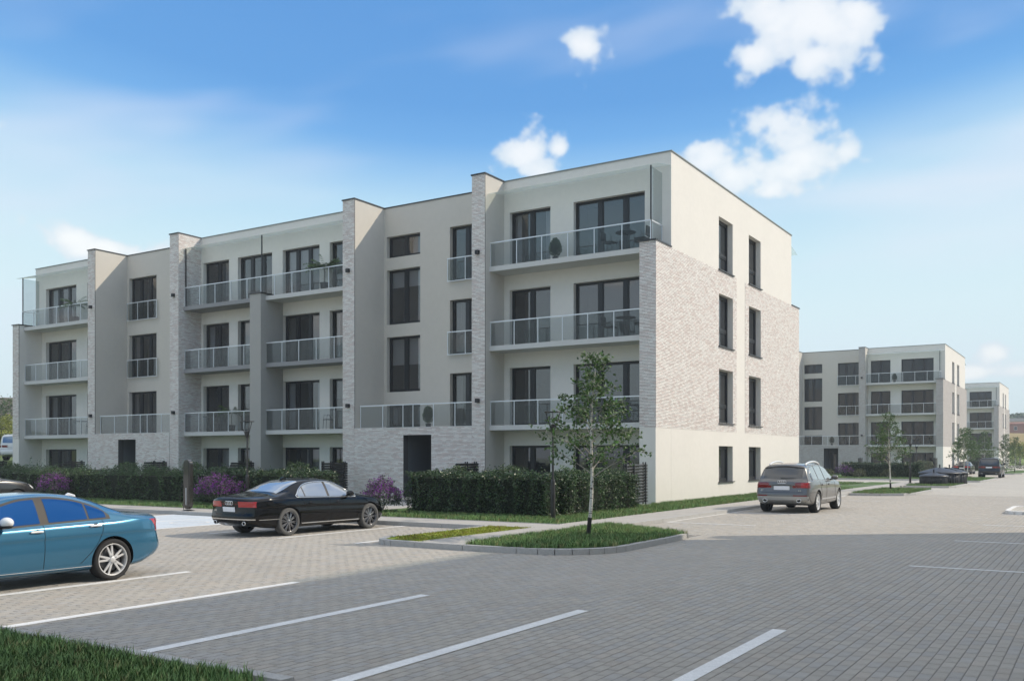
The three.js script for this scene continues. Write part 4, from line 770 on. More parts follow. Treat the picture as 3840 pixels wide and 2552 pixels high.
  // a panel that lies on the shell: u from u0 to u1, v between lo(u) and hi(u), cast along an axis
  function panel(name2, axis, u0, u1, lo, hi, mat, o = {}) {
    const nu = o.nu || 24, nv = o.nv || 10, lift = o.lift || .005, P = [], I = [], ok = [], f = (q, u) => typeof q === 'function' ? q(u) : q;
    for (let i = 0; i <= nu; i++) for (let j = 0; j <= nv; j++) {
      const u = lerp(u0, u1, i / nu), v = lerp(f(lo, u), f(hi, u), j / nv);
      const [org, dir] = axis === 'right' ? [[u + ox, v, 3], [0, 0, -1]] : axis === 'left' ? [[u + ox, v, -3], [0, 0, 1]] : axis === 'rear' ? [[-4 + ox, v, u], [1, 0, 0]] : axis === 'front' ? [[L + 4 + ox, v, u], [-1, 0, 0]] : [[u + ox, 4, v], [0, -1, 0]];
      const h = hit(org, dir); ok.push(!!h); if (h) P.push(h.point.x - dir[0] * lift, h.point.y - dir[1] * lift, h.point.z - dir[2] * lift); else P.push(0, 0, 0);
    }
    for (let i = 0; i < nu; i++) for (let j = 0; j < nv; j++) { const a = i * (nv + 1) + j, b = a + 1, c = a + nv + 1, d = c + 1; if (ok[a] && ok[b] && ok[c] && ok[d]) { I.push(a, c, b, b, c, d); } }
    const g = new THREE.BufferGeometry(); g.setAttribute('position', new THREE.Float32BufferAttribute(P, 3)); g.setIndex(I); g.computeVertexNormals();
    const n = g.attributes.normal, want = axis === 'right' ? [0, 0, 1] : axis === 'left' ? [0, 0, -1] : axis === 'rear' ? [-1, 0, 0] : axis === 'front' ? [1, 0, 0] : [0, 1, 0]; let s = 0; for (let i = 0; i < n.count; i++) s += n.getX(i) * want[0] + n.getY(i) * want[1] + n.getZ(i) * want[2];
    if (s < 0) { for (let i = 0; i < I.length; i += 3) [I[i], I[i + 1]] = [I[i + 1], I[i]]; g.setIndex(I); g.computeVertexNormals(); }
    return mesh(o.parent || C, name2, g, mat);
  }
  const sides = ['right', 'left'];
  const zAt = (x, y) => { const h = hit([x + ox, y, 3], [0, 0, -1]); return h ? h.point.z : half(x); }, xRear = (y, z) => { const h = hit([-4 + ox, y, z], [1, 0, 0]); return h ? h.point.x : ox; };
  // glass: S.dlo gives the lower and upper edge of the side windows
  const dl = keyed(S.dlo.lo), dh = keyed(S.dlo.hi), [g0, g1] = S.dlo.x;
  for (const sd of sides) {
    panel('window_trim', sd, g0 - .03, g1 + .03, (u) => dl(clamp(u, g0, g1)) - .028, (u) => Math.max(dl(clamp(u, g0, g1)) - .028 + .001, dh(clamp(u, g0, g1)) + .03 - (u < g0 ? .03 : 0)), S.trimMat || CM.trim, { nu: 60, nv: 12, lift: .004 });
    S.dlo.panes.forEach(([a, b]) => panel('side_window', sd, a, b, dl, (u) => Math.max(dl(u) + .002, dh(u)), S.glass, { nu: 30, nv: 12, lift: .008 }));
    for (const p of S.seams) { const [x0, x1, y0, y1] = p; const f = (y) => lerp(x0, x1, (y - y0) / (y1 - y0)), pts = []; for (let k = 0; k <= 14; k++) { const y = lerp(y0, y1, k / 14), x = f(y) + (p[4] || 0) * Math.sin(Math.PI * k / 14), z = zAt(x, y) + .001; pts.push([x + ox, y, (sd === 'right' ? 1 : -1) * z]); } mesh(C, 'door_seam', tube(pts, .0045, .0045, 4), CM.seam); }
    for (const [x, y] of S.handles) { const z = zAt(x, y) + .022, g = new THREE.CapsuleGeometry(.016, .17, 6, 12); g.rotateZ(H2); g.scale(1, 1, .8); g.translate(x + ox, y, sd === 'right' ? z : -z); const m = mesh(C, 'door_handle', g, S.handleMat || S.paint); const d = new THREE.SphereGeometry(.05, 14, 8); d.scale(1.1, .72, .25); d.translate(x + ox - .01, y, (sd === 'right' ? 1 : -1) * (z - .02)); mesh(m, 'recess', d, CM.seam); }
    const mz = half(S.mirror[0]) * .92 + .13, mg = new THREE.SphereGeometry(.11, 20, 14); mg.scale(.75, .72, 1.15); mg.translate(S.mirror[0] + ox, S.mirror[1], sd === 'right' ? mz : -mz); const mm = mesh(C, 'mirror', mg, S.mirrorMat || S.paint);
    const lg = new THREE.SphereGeometry(.105, 20, 14); lg.scale(.66, .34, 1.12); lg.translate(S.mirror[0] + ox, S.mirror[1] - .05, sd === 'right' ? mz : -mz); mesh(mm, 'mirror_foot', [lg, tube([[S.mirror[0] + ox, S.mirror[1] - .05, (sd === 'right' ? 1 : -1) * (mz - .05)], [S.mirror[0] + ox + .02, S.mirror[1] - .09, (sd === 'right' ? 1 : -1) * (mz - .22)]], .03, .03, 8)], CM.trim);
    if (S.sill) panel('sill_trim', sd, ...S.sill.x, S.sill.y[0], S.sill.y[1], S.sill.mat, { nu: 30, nv: 3 });
    if (S.side) S.side.forEach(([n2, a, b, l, h, m]) => panel(n2, sd, a, b, typeof l === 'number' ? l : keyed(l), typeof h === 'number' ? h : keyed(h), m, { nu: 24, nv: 6, lift: .006 }));
    if (S.chromeLine) { const r = (sd === 'right' ? 1 : -1), up = [], P = 40; for (let k = 0; k <= P; k++) { const x = lerp(g0 - .02, g1 + .02, k / P), y = Math.max(dh(clamp(x, g0, g1)), dl(x)) + .018; up.push([x + ox, y, r * (zAt(x, y) + .006)]); } for (let k = P; k >= 0; k--) { const x = lerp(g0 - .02, g1 + .02, k / P), y = dl(clamp(x, g0, g1)) - .022; up.push([x + ox, y, r * (zAt(x, y) + .006)]); } up.push(up[0]); mesh(C, 'window_chrome', tube(up, .012, .012, 6), CM.chrome); }
  }
  const rw = S.rearWin; panel('rear_window', rw.axis, rw.u[0], rw.u[1], rw.axis === 'top' ? (u) => -rw.w(u) : keyed(rw.lo), rw.axis === 'top' ? rw.w : keyed(rw.hi), rw.mat || S.glass, { nu: 26, nv: 26 });
  panel('windscreen', 'top', S.wind.u[0], S.wind.u[1], (u) => -S.wind.w(u), S.wind.w, S.glass, { nu: 22, nv: 26 });
  for (const [n2, axis, u0, u1, l, h, m, o] of S.panels || []) panel(n2, axis, u0, u1, typeof l === 'object' ? keyed(l) : l, typeof h === 'object' ? keyed(h) : h, m, o);
  if (S.plate) { const [y, w, h] = S.plate, x = xRear(y, 0) - .012, g = rbox(.02, h, w, .006, 0, 0, 0); g.rotateZ(S.plateTilt || .12); g.translate(x, y, 0); mesh(C, 'number_plate', g, CM.plate); }
  if (S.rings) { const [y, r, t] = S.rings, gs = []; for (let k = 0; k < 4; k++) { const z = (k - 1.5) * r * 1.42, g = new THREE.TorusGeometry(r, t, 8, 28); g.rotateY(H2); g.rotateZ(S.plateTilt || .12); g.translate(xRear(y, z) - .012, y, z); gs.push(g); } mesh(C, 'badge', gs, CM.chrome); }
  for (const [str, y, z, h] of S.letters || []) { const g = new TextGeometry(str, { font: FONT, size: h, depth: .006, curveSegments: 4 }); g.rotateY(-H2); g.translate(xRear(y, z) - .008, y, z); mesh(C, 'lettering', g, CM.chrome); }
  for (const [y, z, r] of S.pipes || []) { const x = xRear(Math.max(y, bot(0) + .02), z) + .0, g = new THREE.TorusGeometry(r, r * .2, 8, 24); g.rotateY(H2); g.scale(1, .85, 1.15); g.translate(x - .02, y, z); const m = mesh(C, 'exhaust_pipe', g, CM.chrome); const d = new THREE.CylinderGeometry(r, r, .06, 20); d.rotateZ(H2); d.scale(1, .85, 1.15); d.translate(x + .012, y, z); mesh(m, 'pipe_mouth', d, CM.pipe); }
  if (S.fin) { const [x, y] = S.fin, g = new THREE.ExtrudeGeometry(shapeOf([[0, 0], [.02, .05], [.10, .075], [.19, .02], [.21, -.01], [0, -.01]]), { depth: .03, bevelEnabled: true, bevelSize: .008, bevelThickness: .008, bevelSegments: 2 }); g.scale(1.25, 1.3, 1); g.translate(x + ox - .05, top(x) - .01, -.015); mesh(C, 'antenna', g, S.finMat || CM.white); }
  if (S.rails) for (const sg of [-1, 1]) { const z0 = roof(1.6) * .93, pts = []; for (let k = 0; k <= 12; k++) { const t = k / 12, x = lerp(S.rails[0], S.rails[1], t), h = hit([x + ox, 4, sg * z0], [0, -1, 0]); pts.push([x + ox, (h ? h.point.y : top(x)) +   .012 + .075 * Math.pow(Math.sin(Math.PI * t), .6), sg * z0]); } mesh(C, 'roof_rail', tube(pts, .032, .032, 8), S.railMat || CM.white); }
  // interior hints seen through the rear glass are left to the glass itself; seats stand on the far side of it
  // wheels
  for (const [n, a] of AX.entries()) for (const sg of [1, -1]) {
    const W = new THREE.Group(); W.name = 'wheel'; W.position.set(a + ox, S.wr, sg * (half(a) * .985 - S.tw / 2)); if (sg < 0) W.rotation.y = Math.PI; C.add(W);
    const R = S.wr, r = R * S.rim, w = S.tw / 2, tg = lathe([[r, -w * .8], [r + .01, -w], [R * .93, -w], [R * .985, -w * .8], [R, -w * .5], [R - .004, -w * .3], [R, -w * .26], [R, w * .26], [R - .004, w * .3], [R, w * .5], [R * .985, w * .8], [R * .93, w], [r + .02, w], [r, w * .86], [r, -w * .8]], 56); tg.rotateX(H2); mesh(W, 'tyre', tg, S.tyreMat || CM.tyre);
    const lip = lathe([[r * .93, w * .4], [r * .95, w * .86], [r + .004, w * .9], [r + .006, w * .8], [r, -w * .7], [r * .97, -w * .7], [r * .93, w * .4]], 48); lip.rotateX(H2); const sp = [lip];
    for (let k = 0; k < S.spokes; k++) for (const tw of S.twin) {
      const g = new THREE.ExtrudeGeometry(shapeOf([[-.022 * S.spokeW, r * .14], [.022 * S.spokeW, r * .14], [.015 * S.spokeW, r * .95], [-.015 * S.spokeW, r * .95]]), { depth: .02, bevelEnabled: true, bevelSize: .004, bevelThickness: .004, bevelSegments: 1 });
      g.rotateX(-.08); g.rotateZ(tw); g.translate(Math.sin(-tw) * 0, 0, w * .62); g.rotateZ(k / S.spokes * 2 * Math.PI + .2); sp.push(g);
    }
    const hub = lathe([[0, w * .95], [r * .17, w * .92], [r * .2, w * .8], [r * .22, w * .6], [0, w * .6]], 24); hub.rotateX(H2); sp.push(hub.clone());
    mesh(W, 'rim', sp, S.rimMat || CM.alloy);
    for (let k = 0; k < 5; k++) { const b = new THREE.CylinderGeometry(.012, .012, .012, 8); b.rotateX(H2); const q = (k + .5) / 5 * 2 * Math.PI; b.translate(Math.cos(q) * r * .24, Math.sin(q) * r * .24, w * .86); mesh(W, 'wheel_bolt', b, CM.chrome); }
    const bd = lathe([[0, w * .05], [r * .72, w * .05], [r * .72, w * .2], [r * .3, w * .2], [r * .28, w * .3], [0, w * .3]], 40); bd.rotateX(H2); mesh(W, 'brake_disc', bd, CM.brake); const bk = new THREE.CylinderGeometry(r * .95, r * .95, .01, 40); bk.rotateX(H2); bk.translate(0, 0, -w * .4); mesh(W, 'wheel_back', bk, CM.well);
  }
  return C;
}
const FONT = await new FontLoader().loadAsync('fonts/droid/droid_sans_bold.typeface.json');
const flat = (v) => [[0, v], [9, v]];
// long black saloon
const sedanA = { crease: true, L: 5.14, axles: [1.19, 4.20], wr: .36, arch: 1.1, tw: .25, rim: .72, spokes: 10, twin: [-.09, .09], spokeW: .5, rimMat: CM.alloyDark, tyreMat: CM.tyreGrey,
  paint: phy(lin(.0025, .0025, .003), .05, { ior: 1.45 }), glass: phy(lin(.42, .45, .48), .04, { metalness: .55, clearcoat: 1 }),
  top: [[0, .93], [.04, .985], [.3, 1.03], [.8, 1.075], [1.15, 1.19], [1.6, 1.355], [2.0, 1.435], [2.4, 1.46], [2.8, 1.44], [3.1, 1.37], [3.42, 1.235], [3.8, 1.06], [4.2, .985], [4.7, .875], [5.0, .74], [5.14, .60]],
  bot: [[0, .36], [.45, .24], [1, .2], [4.4, .2], [4.9, .24], [5.14, .3]], half: [[0, .85], [.2, .905], [.6, .94], [1.2, .965], [2.5, .972], [3.9, .965], [4.5, .935], [4.9, .86], [5.14, .74]],
  belt: [[0, .87], [.6, .94], [1.2, .955], [2.5, .935], [3.6, .905], [4.2, .87], [4.8, .76], [5.14, .55]], roofW: [[.7, .80], [1.1, .70], [1.5, .645], [2.2, .62], [2.9, .63], [3.4, .68], [3.9, .8]],
  tail: [[.2, .12], [.34, .04], [.5, 0], [.62, .03], [.80, .05], [.95, .02], [1.05, .0]], nose: [[.2, .06], [.4, 0], [.7, .03], [1, .1]],
  dlo: { x: [1.50, 3.62], lo: [[1.5, 1.0], [3.62, .955]], hi: [[1.5, 1.01], [1.66, 1.16], [1.9, 1.285], [2.2, 1.335], [2.6, 1.35], [2.9, 1.32], [3.2, 1.22], [3.45, 1.08], [3.62, .965]], panes: [[1.53, 1.76], [1.80, 2.58], [2.66, 3.44], [3.47, 3.58]] }, chromeLine: true,
  seams: [[1.62, 1.78, .97, .62, .02], [2.62, 2.60, .97, .30], [3.62, 3.66, .93, .34]], handles: [[1.92, .82], [2.92, .815]], mirror: [3.30, 1.03], mirrorMat: null,
  sill: { x: [1.62, 3.75], y: [.285, .31], mat: CM.chrome }, rearWin: { axis: 'top', u: [.98, 1.80], w: (u) => lerp(.66, .55, clamp((u - .98) / .82, 0, 1)) }, wind: { u: [2.98, 3.72], w: (u) => lerp(.56, .68, clamp((u - 2.98) / .74, 0, 1)) },
  panels: [['tail_light', 'rear', .34, .83, [[.34, .82], [.46, .765], [.83, .76]], [[.34, .905], [.83, .90]], CM.red, { lift: .008 }], ['tail_light', 'rear', -.83, -.34, [[-.83, .76], [-.46, .765], [-.34, .82]], [[-.83, .90], [-.34, .905]], CM.red, { lift: .008 }], ['bumper_chrome', 'rear', -.84, .84, .445, .47, CM.chrome, { nu: 40, nv: 2, lift: .008 }], ['boot_seam', 'rear', -.62, .62, [[-.62, .66], [-.5, .575], [.5, .575], [.62, .66]], [[-.62, .67], [-.5, .585], [.5, .585], [.62, .67]], CM.seam, { nu: 40, nv: 2, lift: .003 }]],
  side: [['tail_light', .02, .20, .76, .90, CM.red], ['chrome_line', .25, .85, .44, .452, CM.chrome]], plate: [.70, .46, .12], rings: [.86, .047, .008], letters: [['A8', .64, -.62, .05]], pipes: [[.36, .55, .05], [.36, -.55, .05]], fin: [1.75, 0] };
sedanA.finMat = sedanA.paint;
seed(404);
makeCar('saloon_car', 'glossy black saloon parked before the hedge, chrome trim and red tail lights', sedanA, [-2.64, 0, 14.93], H2 - .04, .826);
// blue saloon, cut by the edge of the picture
const blue = { crease: true, L: 4.62, axles: [1.06, 3.87], wr: .335, arch: 1.12, tw: .24, rim: .755, spokes: 5, twin: [-.19, .19], spokeW: .72, rimMat: phy(lin(.66, .66, .66), .35, { metalness: .3, clearcoat: .5 }),
  paint: phy(lin(.035, .165, .285), .22, { metalness: .45, clearcoat: 1, clearcoatRoughness: .03 }), glass: phy(lin(.004, .075, .26), .03, { metalness: .45, ior: 1.4 }), trimMat: std(lin(.065, .058, .05), .7), handleMat: CM.white, mirrorMat: CM.white,
  top: [[0, .95], [.03, 1.02], [.25, 1.045], [.6, 1.075], [.9, 1.17], [1.3, 1.325], [1.7, 1.41], [2.05, 1.43], [2.5, 1.405], [2.8, 1.335], [3.1, 1.2], [3.42, 1.04], [3.8, .985], [4.2, .89], [4.5, .76], [4.62, .6]],
  bot: [[0, .34], [.4, .22], [.9, .19], [4.0, .19], [4.4, .22], [4.62, .28]], half: [[0, .80], [.2, .85], [.6, .89], [1.06, .908], [2.4, .905], [3.6, .90], [4.1, .87], [4.5, .78], [4.62, .68]],
  belt: [[0, .90], [.6, .955], [1.2, .945], [2.5, .915], [3.4, .89], [3.9, .86], [4.4, .74], [4.62, .55]], roofW: [[.5, .78], [.9, .68], [1.3, .615], [2, .59], [2.6, .60], [3.1, .66], [3.5, .76]],
  tail: [[.19, .14], [.34, .06], [.5, 0], [.62, .03], [.82, .06], [1.0, .02], [1.1, 0]], nose: [[.2, .06], [.4, 0], [.7, .03], [1, .1]],
  dlo: { x: [1.10, 3.34], lo: [[1.10, 1.02], [2.2, .98], [3.34, .935]], hi: [[1.10, 1.05], [1.18, 1.13], [1.4, 1.225], [1.7, 1.305], [2.05, 1.34], [2.4, 1.325], [2.7, 1.26], [3.0, 1.13], [3.34, .94]], panes: [[1.14, 1.43], [1.465, 2.10], [2.24, 3.22]] },
  seams: [[1.22, 1.62, .98, .32, -.10], [2.20, 2.22, .95, .26], [3.30, 3.36, .9, .3]], handles: [[1.37, .90], [2.33, .86]], mirror: [2.82, 1.03],
  sill: { x: [1.42, 3.5], y: [.262, .27], mat: CM.chrome }, rearWin: { axis: 'top', u: [.72, 1.45], w: (u) => lerp(.62, .52, clamp((u - .72) / .73, 0, 1)) }, wind: { u: [2.72, 3.34], w: (u) => lerp(.53, .66, clamp((u - 2.72) / .62, 0, 1)) },
  panels: [['tail_light', 'rear', .42, .80, [[.42, .86], [.80, .74]], .95, CM.red, {}], ['tail_light', 'rear', -.80, -.42, [[-.8, .74], [-.42, .86]], .95, CM.red, {}]],
  side: [['tail_light', .035, .20, [[.035, .74], [.20, .90]], .945, CM.red], ['crease_line', .1, 3.3, [[.1, .885], [1.2, .87], [3.3, .79]], [[.1, .889], [1.2, .874], [3.3, .794]], CM.seam]].slice(0, 1), plate: [.70, .46, .11], rings: null, pipes: [[.33, .5, .04]], fin: [1.22, 0] };
makeCar('saloon_car', 'metallic blue saloon with white handles cut off by the left edge', blue, [.70, 0, 21.43], -H2 - .02, .84);
// large silver grey off-roader
const suvA = { L: 5.09, axles: [1.10, 4.10], wr: .375, arch: 1.12, tw: .28, rim: .72, spokes: 7, twin: [-.1, .1], spokeW: .8, rimMat: CM.white,
  paint: phy(lin(.135, .130, .125), .3, { metalness: .4, clearcoat: 1, clearcoatRoughness: .03 }), glass: phy(lin(.30, .31, .31), .04, { metalness: .5, clearcoat: 1 }),
  top: [[0, .98], [.03, 1.08], [.10, 1.17], [.22, 1.36], [.36, 1.56], [.46, 1.66], [.7, 1.70], [1.3, 1.73], [2.0, 1.74], [2.5, 1.71], [2.9, 1.62], [3.3, 1.41], [3.66, 1.2], [4.0, 1.13], [4.6, 1.03], [4.95, .89], [5.09, .66]],
  bot: [[0, .42], [.4, .3], [.9, .25], [4.3, .25], [4.8, .28], [5.09, .36]], half: [[0, .90], [.2, .945], [.6, .975], [1.1, .992], [2.5, .99], [3.9, .985], [4.5, .95], [4.9, .86], [5.09, .74]],
  belt: [[0, 1.02], [.3, 1.10], [.8, 1.12], [2.5, 1.10], [3.6, 1.06], [4.2, 1.0], [4.8, .84], [5.09, .6]], roofW: [[.05, .86], [.3, .74], [.5, .68], [1.2, .665], [2.4, .66], [3.0, .70], [3.6, .82]],
  tail: [[.25, .16], [.42, .05], [.6, 0], [.72, .02], [.9, .06], [1.1, .04], [1.3, 0]], nose: [[.2, .06], [.5, 0], [.9, .03], [1.1, .1]],
  dlo: { x: [.62, 3.5], lo: [[.62, 1.16], [3.5, 1.12]], hi: [[.62, 1.36], [.75, 1.5], [1.0, 1.585], [1.6, 1.62], [2.3, 1.615], [2.7, 1.56], [3.1, 1.4], [3.5, 1.13]], panes: [[.68, 1.28], [1.36, 2.16], [2.26, 3.24], [3.28, 3.44]] }, chromeLine: true,
  seams: [[1.30, 1.56, 1.12, .55, .04], [2.21, 2.20, 1.12, .36], [3.42, 3.46, 1.08, .4]], handles: [[1.62, .97], [2.55, .96]], mirror: [3.12, 1.2],
  rearWin: { axis: 'rear', u: [-.66, .66], lo: [[-.66, 1.21], [0, 1.16], [.66, 1.21]], hi: [[-.66, 1.50], [-.5, 1.55], [0, 1.565], [.5, 1.55], [.66, 1.50]], mat: phy(lin(.05, .053, .055), .05, { metalness: .3, clearcoat: 1 }) }, wind: { u: [2.8, 3.58], w: (u) => lerp(.60, .74, clamp((u - 2.8) / .78, 0, 1)) },
  panels: [['bumper', 'rear', -.93, .93, .33, .585, phy(lin(.40, .40, .39), .3, { metalness: .3, clearcoat: .8 }), { nu: 40, nv: 8, lift: .006 }], ['spoiler', 'rear', -.68, .68, [[-.68, 1.54], [0, 1.60], [.68, 1.54]], [[-.68, 1.57], [0, 1.63], [.68, 1.57]], CM.trim, { nv: 3, lift: .03 }],
    ['tail_light', 'rear', .46, .87, [[.46, .97], [.62, .90], [.87, .87]], [[.46, 1.05], [.87, 1.06]], CM.redDark, {}], ['tail_light', 'rear', -.87, -.46, [[-.87, .87], [-.62, .90], [-.46, .97]], [[-.87, 1.06], [-.46, 1.05]], CM.redDark, {}],
    ['tail_light', 'rear', .64, .86, .885, 1.05, CM.red, { lift: .008 }], ['reflector', 'rear', .40, .84, .595, .63, CM.redDark, { lift: .008, nv: 3 }], ['reflector', 'rear', -.84, -.50, .595, .63, CM.redDark, { lift: .008, nv: 3 }],
    ['boot_seam', 'rear', -.72, .72, .715, .725, CM.seam, { nv: 2, lift: .003 }], ['wiper', 'rear', -.05, .42, [[-.05, 1.19], [.42, 1.20]], [[-.05, 1.215], [.42, 1.21]], CM.trim, { nv: 2, lift: .02 }], ['boot_handle', 'rear', -.33, .33, .955, .972, CM.seam, { nv: 2, lift: .006 }]],
  side: [['tail_light', .03, .26, .87, 1.06, CM.redDark], ['sill_panel', 1.6, 3.6, .44, .50, CM.alloy], ['wing_line', .2, .7, .715, .722, CM.seam]], plate: [.87, .54, .13], plateTilt: .06, rings: [1.075, .048, .009], letters: [['Q7', .76, -.74, .055], ['4.2', .76, .56, .05]], pipes: [[.44, .58, .065], [.44, -.58, .065]], rails: [.75, 2.55] };
const suv0 = makeCar('off_road_car', 'silver grey off-road car with white roof rails parked by the sunlit gable', suvA, [4.66, 0, .50], H2, .867);
suvA.paint = phy(lin(.045, .044, .045), .25, { metalness: .5, clearcoat: 1 }); suvA.glass = phy(lin(.10, .105, .11), .04, { metalness: .4, clearcoat: 1 }); suvA.rimMat = CM.alloy;
suvA.letters = []; suvA.panels.push(['headlight', 'front', .48, .84, [[.48, .74], [.84, .80]], [[.48, .86], [.84, .95]], CM.clear, {}], ['grille', 'front', -.4, .4, .45, .8, CM.trim, {}]); suvA.side.push(['headlight', 4.62, 4.86, [[4.62, .86], [4.86, .78]], [[4.62, .93], [4.86, .90]], CM.clear]);
makeCar('off_road_car', 'dark grey car half hidden at the left edge behind the blue roof', suvA, [-16.75, 0, 15.4], H2, .87);
// boxy dark off-roader far down the road
const suvB = { ...suvA, L: 4.97, axles: [1.05, 3.93], wr: .39, rimMat: CM.alloy, chromeLine: false, rails: null, rings: null,
  paint: phy(lin(.014, .016, .019), .3, { metalness: .2, clearcoat: .5 }), glass: phy(lin(.05, .055, .06), .04, { metalness: .4, clearcoat: 1 }),
  top: [[0, 1.05], [.02, 1.15], [.08, 1.27], [.18, 1.56], [.28, 1.78], [.4, 1.85], [1, 1.88], [2.3, 1.885], [2.7, 1.82], [3.05, 1.6], [3.4, 1.28], [3.6, 1.19], [4.5, 1.1], [4.88, .98], [4.97, .72]],
  belt: [[0, 1.08], [.3, 1.15], [3.4, 1.14], [4.2, 1.06], [4.97, .7]], roofW: [[.05, .88], [.25, .78], [.5, .74], [2.4, .73], [3, .78], [3.5, .86]],
  dlo: { x: [.5, 3.3], lo: [[.5, 1.2], [3.3, 1.18]], hi: [[.5, 1.6], [.7, 1.72], [2.3, 1.75], [2.7, 1.64], [3.3, 1.2]], panes: [[.55, 1.2], [1.28, 2.1], [2.2, 3.1]] }, seams: [[1.25, 1.4, 1.17, .6], [2.15, 2.15, 1.17, .4]], handles: [[1.5, 1.02], [2.45, 1.02]], mirror: [3.0, 1.3],
  rearWin: { axis: 'rear', u: [-.68, .68], lo: flat(1.24), hi: [[-.68, 1.66], [0, 1.72], [.68, 1.66]] }, wind: { u: [2.66, 3.36], w: (u) => lerp(.66, .78, clamp((u - 2.66) / .7, 0, 1)) },
  panels: [['tail_light', 'rear', .78, .88, .92, 1.08, CM.redDark, {}], ['tail_light', 'rear', -.88, -.78, .92, 1.08, CM.redDark, {}], ['boot_seam', 'rear', -.8, .8, .80, .81, CM.seam, { nv: 2, lift: .003 }]], side: [['tail_light', .03, .12, .92, 1.08, CM.redDark]], letters: [], plate: [.98, .52, .13], pipes: [[.42, .6, .05], [.42, -.6, .05]] };
makeCar('off_road_car', 'boxy dark off-road car parked far down the road by the second house', suvB, [4.82, 0, -56.3], H2, .87);
// small far saloons
const farA = { ...sedanA, letters: [], rings: null, tyreMat: CM.tyre, glass: phy(lin(.06, .065, .07), .05, { metalness: .3 }) }; 
makeCar('saloon_car', 'far black saloon with lit red tail light, left of the boxy off-road car', farA, [.9, .02, -72.5], H2, .86);
makeCar('saloon_car', 'farthest dark saloon at the end of the road near the right edge', { ...farA }, [7.35, .02, -92], 0, .86);
/* ------------------------------------------------------------------ street furniture */
function lampPost(label, pos) {
  const P = thing('street_lamp', label, 'street lamp', pos, .5, 'dark street lamps with open ring heads');
  mesh(P, 'base_plate', [lathe([[0, 0], [.13, 0], [.13, .014], [.06, .02], [0, .02]], 24), ...[0, 1, 2, 3].map((k) => { const b = new THREE.CylinderGeometry(.012, .012, .03, 8); b.translate(.1 * Math.cos(k * H2 + .78), .025, .1 * Math.sin(k * H2 + .78)); return b; })], M.iron);
  mesh(P, 'pole', [lathe([[0, 0], [.062, 0], [.060, .92], [.046, 1.0], [.030, 1.02], [.028, 2.2], [0, 2.2]], 18)], M.iron);
  mesh(P, 'hatch', box(-.02, .02, .45, .62, .058, .064), M.black);
  mesh(P, 'lamp_head', lathe([[0, 2.18], [.03, 2.18], [.075, 2.36], [.08, 2.40], [.07, 2.405], [0, 2.405]], 20), M.iron);
  for (let k = 0; k < 3; k++) { const a = k * 2.094 + .5; mesh(P, 'arm', tube([[.03 * Math.cos(a), 2.18, .03 * Math.sin(a)], [.12 * Math.cos(a), 2.45, .12 * Math.sin(a)], [.215 * Math.cos(a), 2.71, .215 * Math.sin(a)]], .012, .012, 6), M.iron); }
  mesh(P, 'ring', move(new THREE.TorusGeometry(.215, .012, 8, 40), 0, 2.71, 0, 0, H2), M.iron);
  mesh(P, 'reflector', lathe([[0, 2.725], [.16, 2.715], [.16, 2.71], [0, 2.715]], 24), M.iron);
  return P;
}
const lamp0 = lampPost('dark street lamp in front of the hedge, left of the nearest birch', [1.0, KH, 8.7]);
for (const [x, z, l] of [[-10.35, 8.5, 'dark street lamp behind the black car, before the divider wall'], [-24.85, 8.4, 'dark street lamp at the far left edge of the house'], [2.75, -31.9, 'dark street lamp on the footpath left of the black bins'], [.35, -49.2, 'far street lamp before the balconies of the second house'], [2.6, -70, 'farthest street lamp left of the boxy off-road car']]) copy(lamp0, [x, KH, z], .5, l);
{ // charging post: an upright pill with a socket, a slot light and a lead
  const P = thing('charging_post', 'upright black pill shaped charging post at the edge of the pale blue bay', 'charging post', [-9.98, KH, 11.08], .02);
  const s = new THREE.Shape(), w = .125, h = 1.46; s.absarc(0, h - w, w, 0, Math.PI); s.lineTo(-w, w + .04); s.absarc(0, w + .04, w, Math.PI, 2 * Math.PI); s.closePath();
  const g = new THREE.ExtrudeGeometry(s, { depth: .10, bevelEnabled: true, bevelSize: .02, bevelThickness: .02, bevelSegments: 4, curveSegments: 28 }); g.translate(0, .03, -.05); mesh(P, 'housing', g, phy(lin(.02, .018, .017), .22, { clearcoat: 1 }));
  mesh(P, 'front_panel', (() => { const t = new THREE.Shape(), v = .105; t.absarc(0, 1.32, v, 0, Math.PI); t.lineTo(-v, .18); t.absarc(0, .18, v, Math.PI, 2 * Math.PI); t.closePath(); const q = new THREE.ExtrudeGeometry(t, { depth: .006, bevelEnabled: false, curveSegments: 24 }); q.translate(0, .03, .071); return q; })(), phy(lin(.012, .012, .013), .08, { clearcoat: 1 }));
  mesh(P, 'slot', rbox(.022, .5, .01, .004, 0, .42, .08), M.alu); mesh(P, 'foot', lathe([[0, -.02], [.2, -.02], [.2, .0], [.09, .035], [0, .035]], 28), M.iron);
  mesh(P, 'socket', move(new THREE.CylinderGeometry(.035, .035, .05, 16), -.16, .78, 0, 0, 0, H2), M.black);
  mesh(P, 'cable', tube(Array.from({ length: 22 }, (_, i) => { const t = i / 21; return [-.18 - .14 * Math.sin(t * 2.6), .78 - .78 * t + .05 * Math.sin(t * 9), .05 * Math.sin(t * 5)]; }), .011, .011, 6), M.black);
}
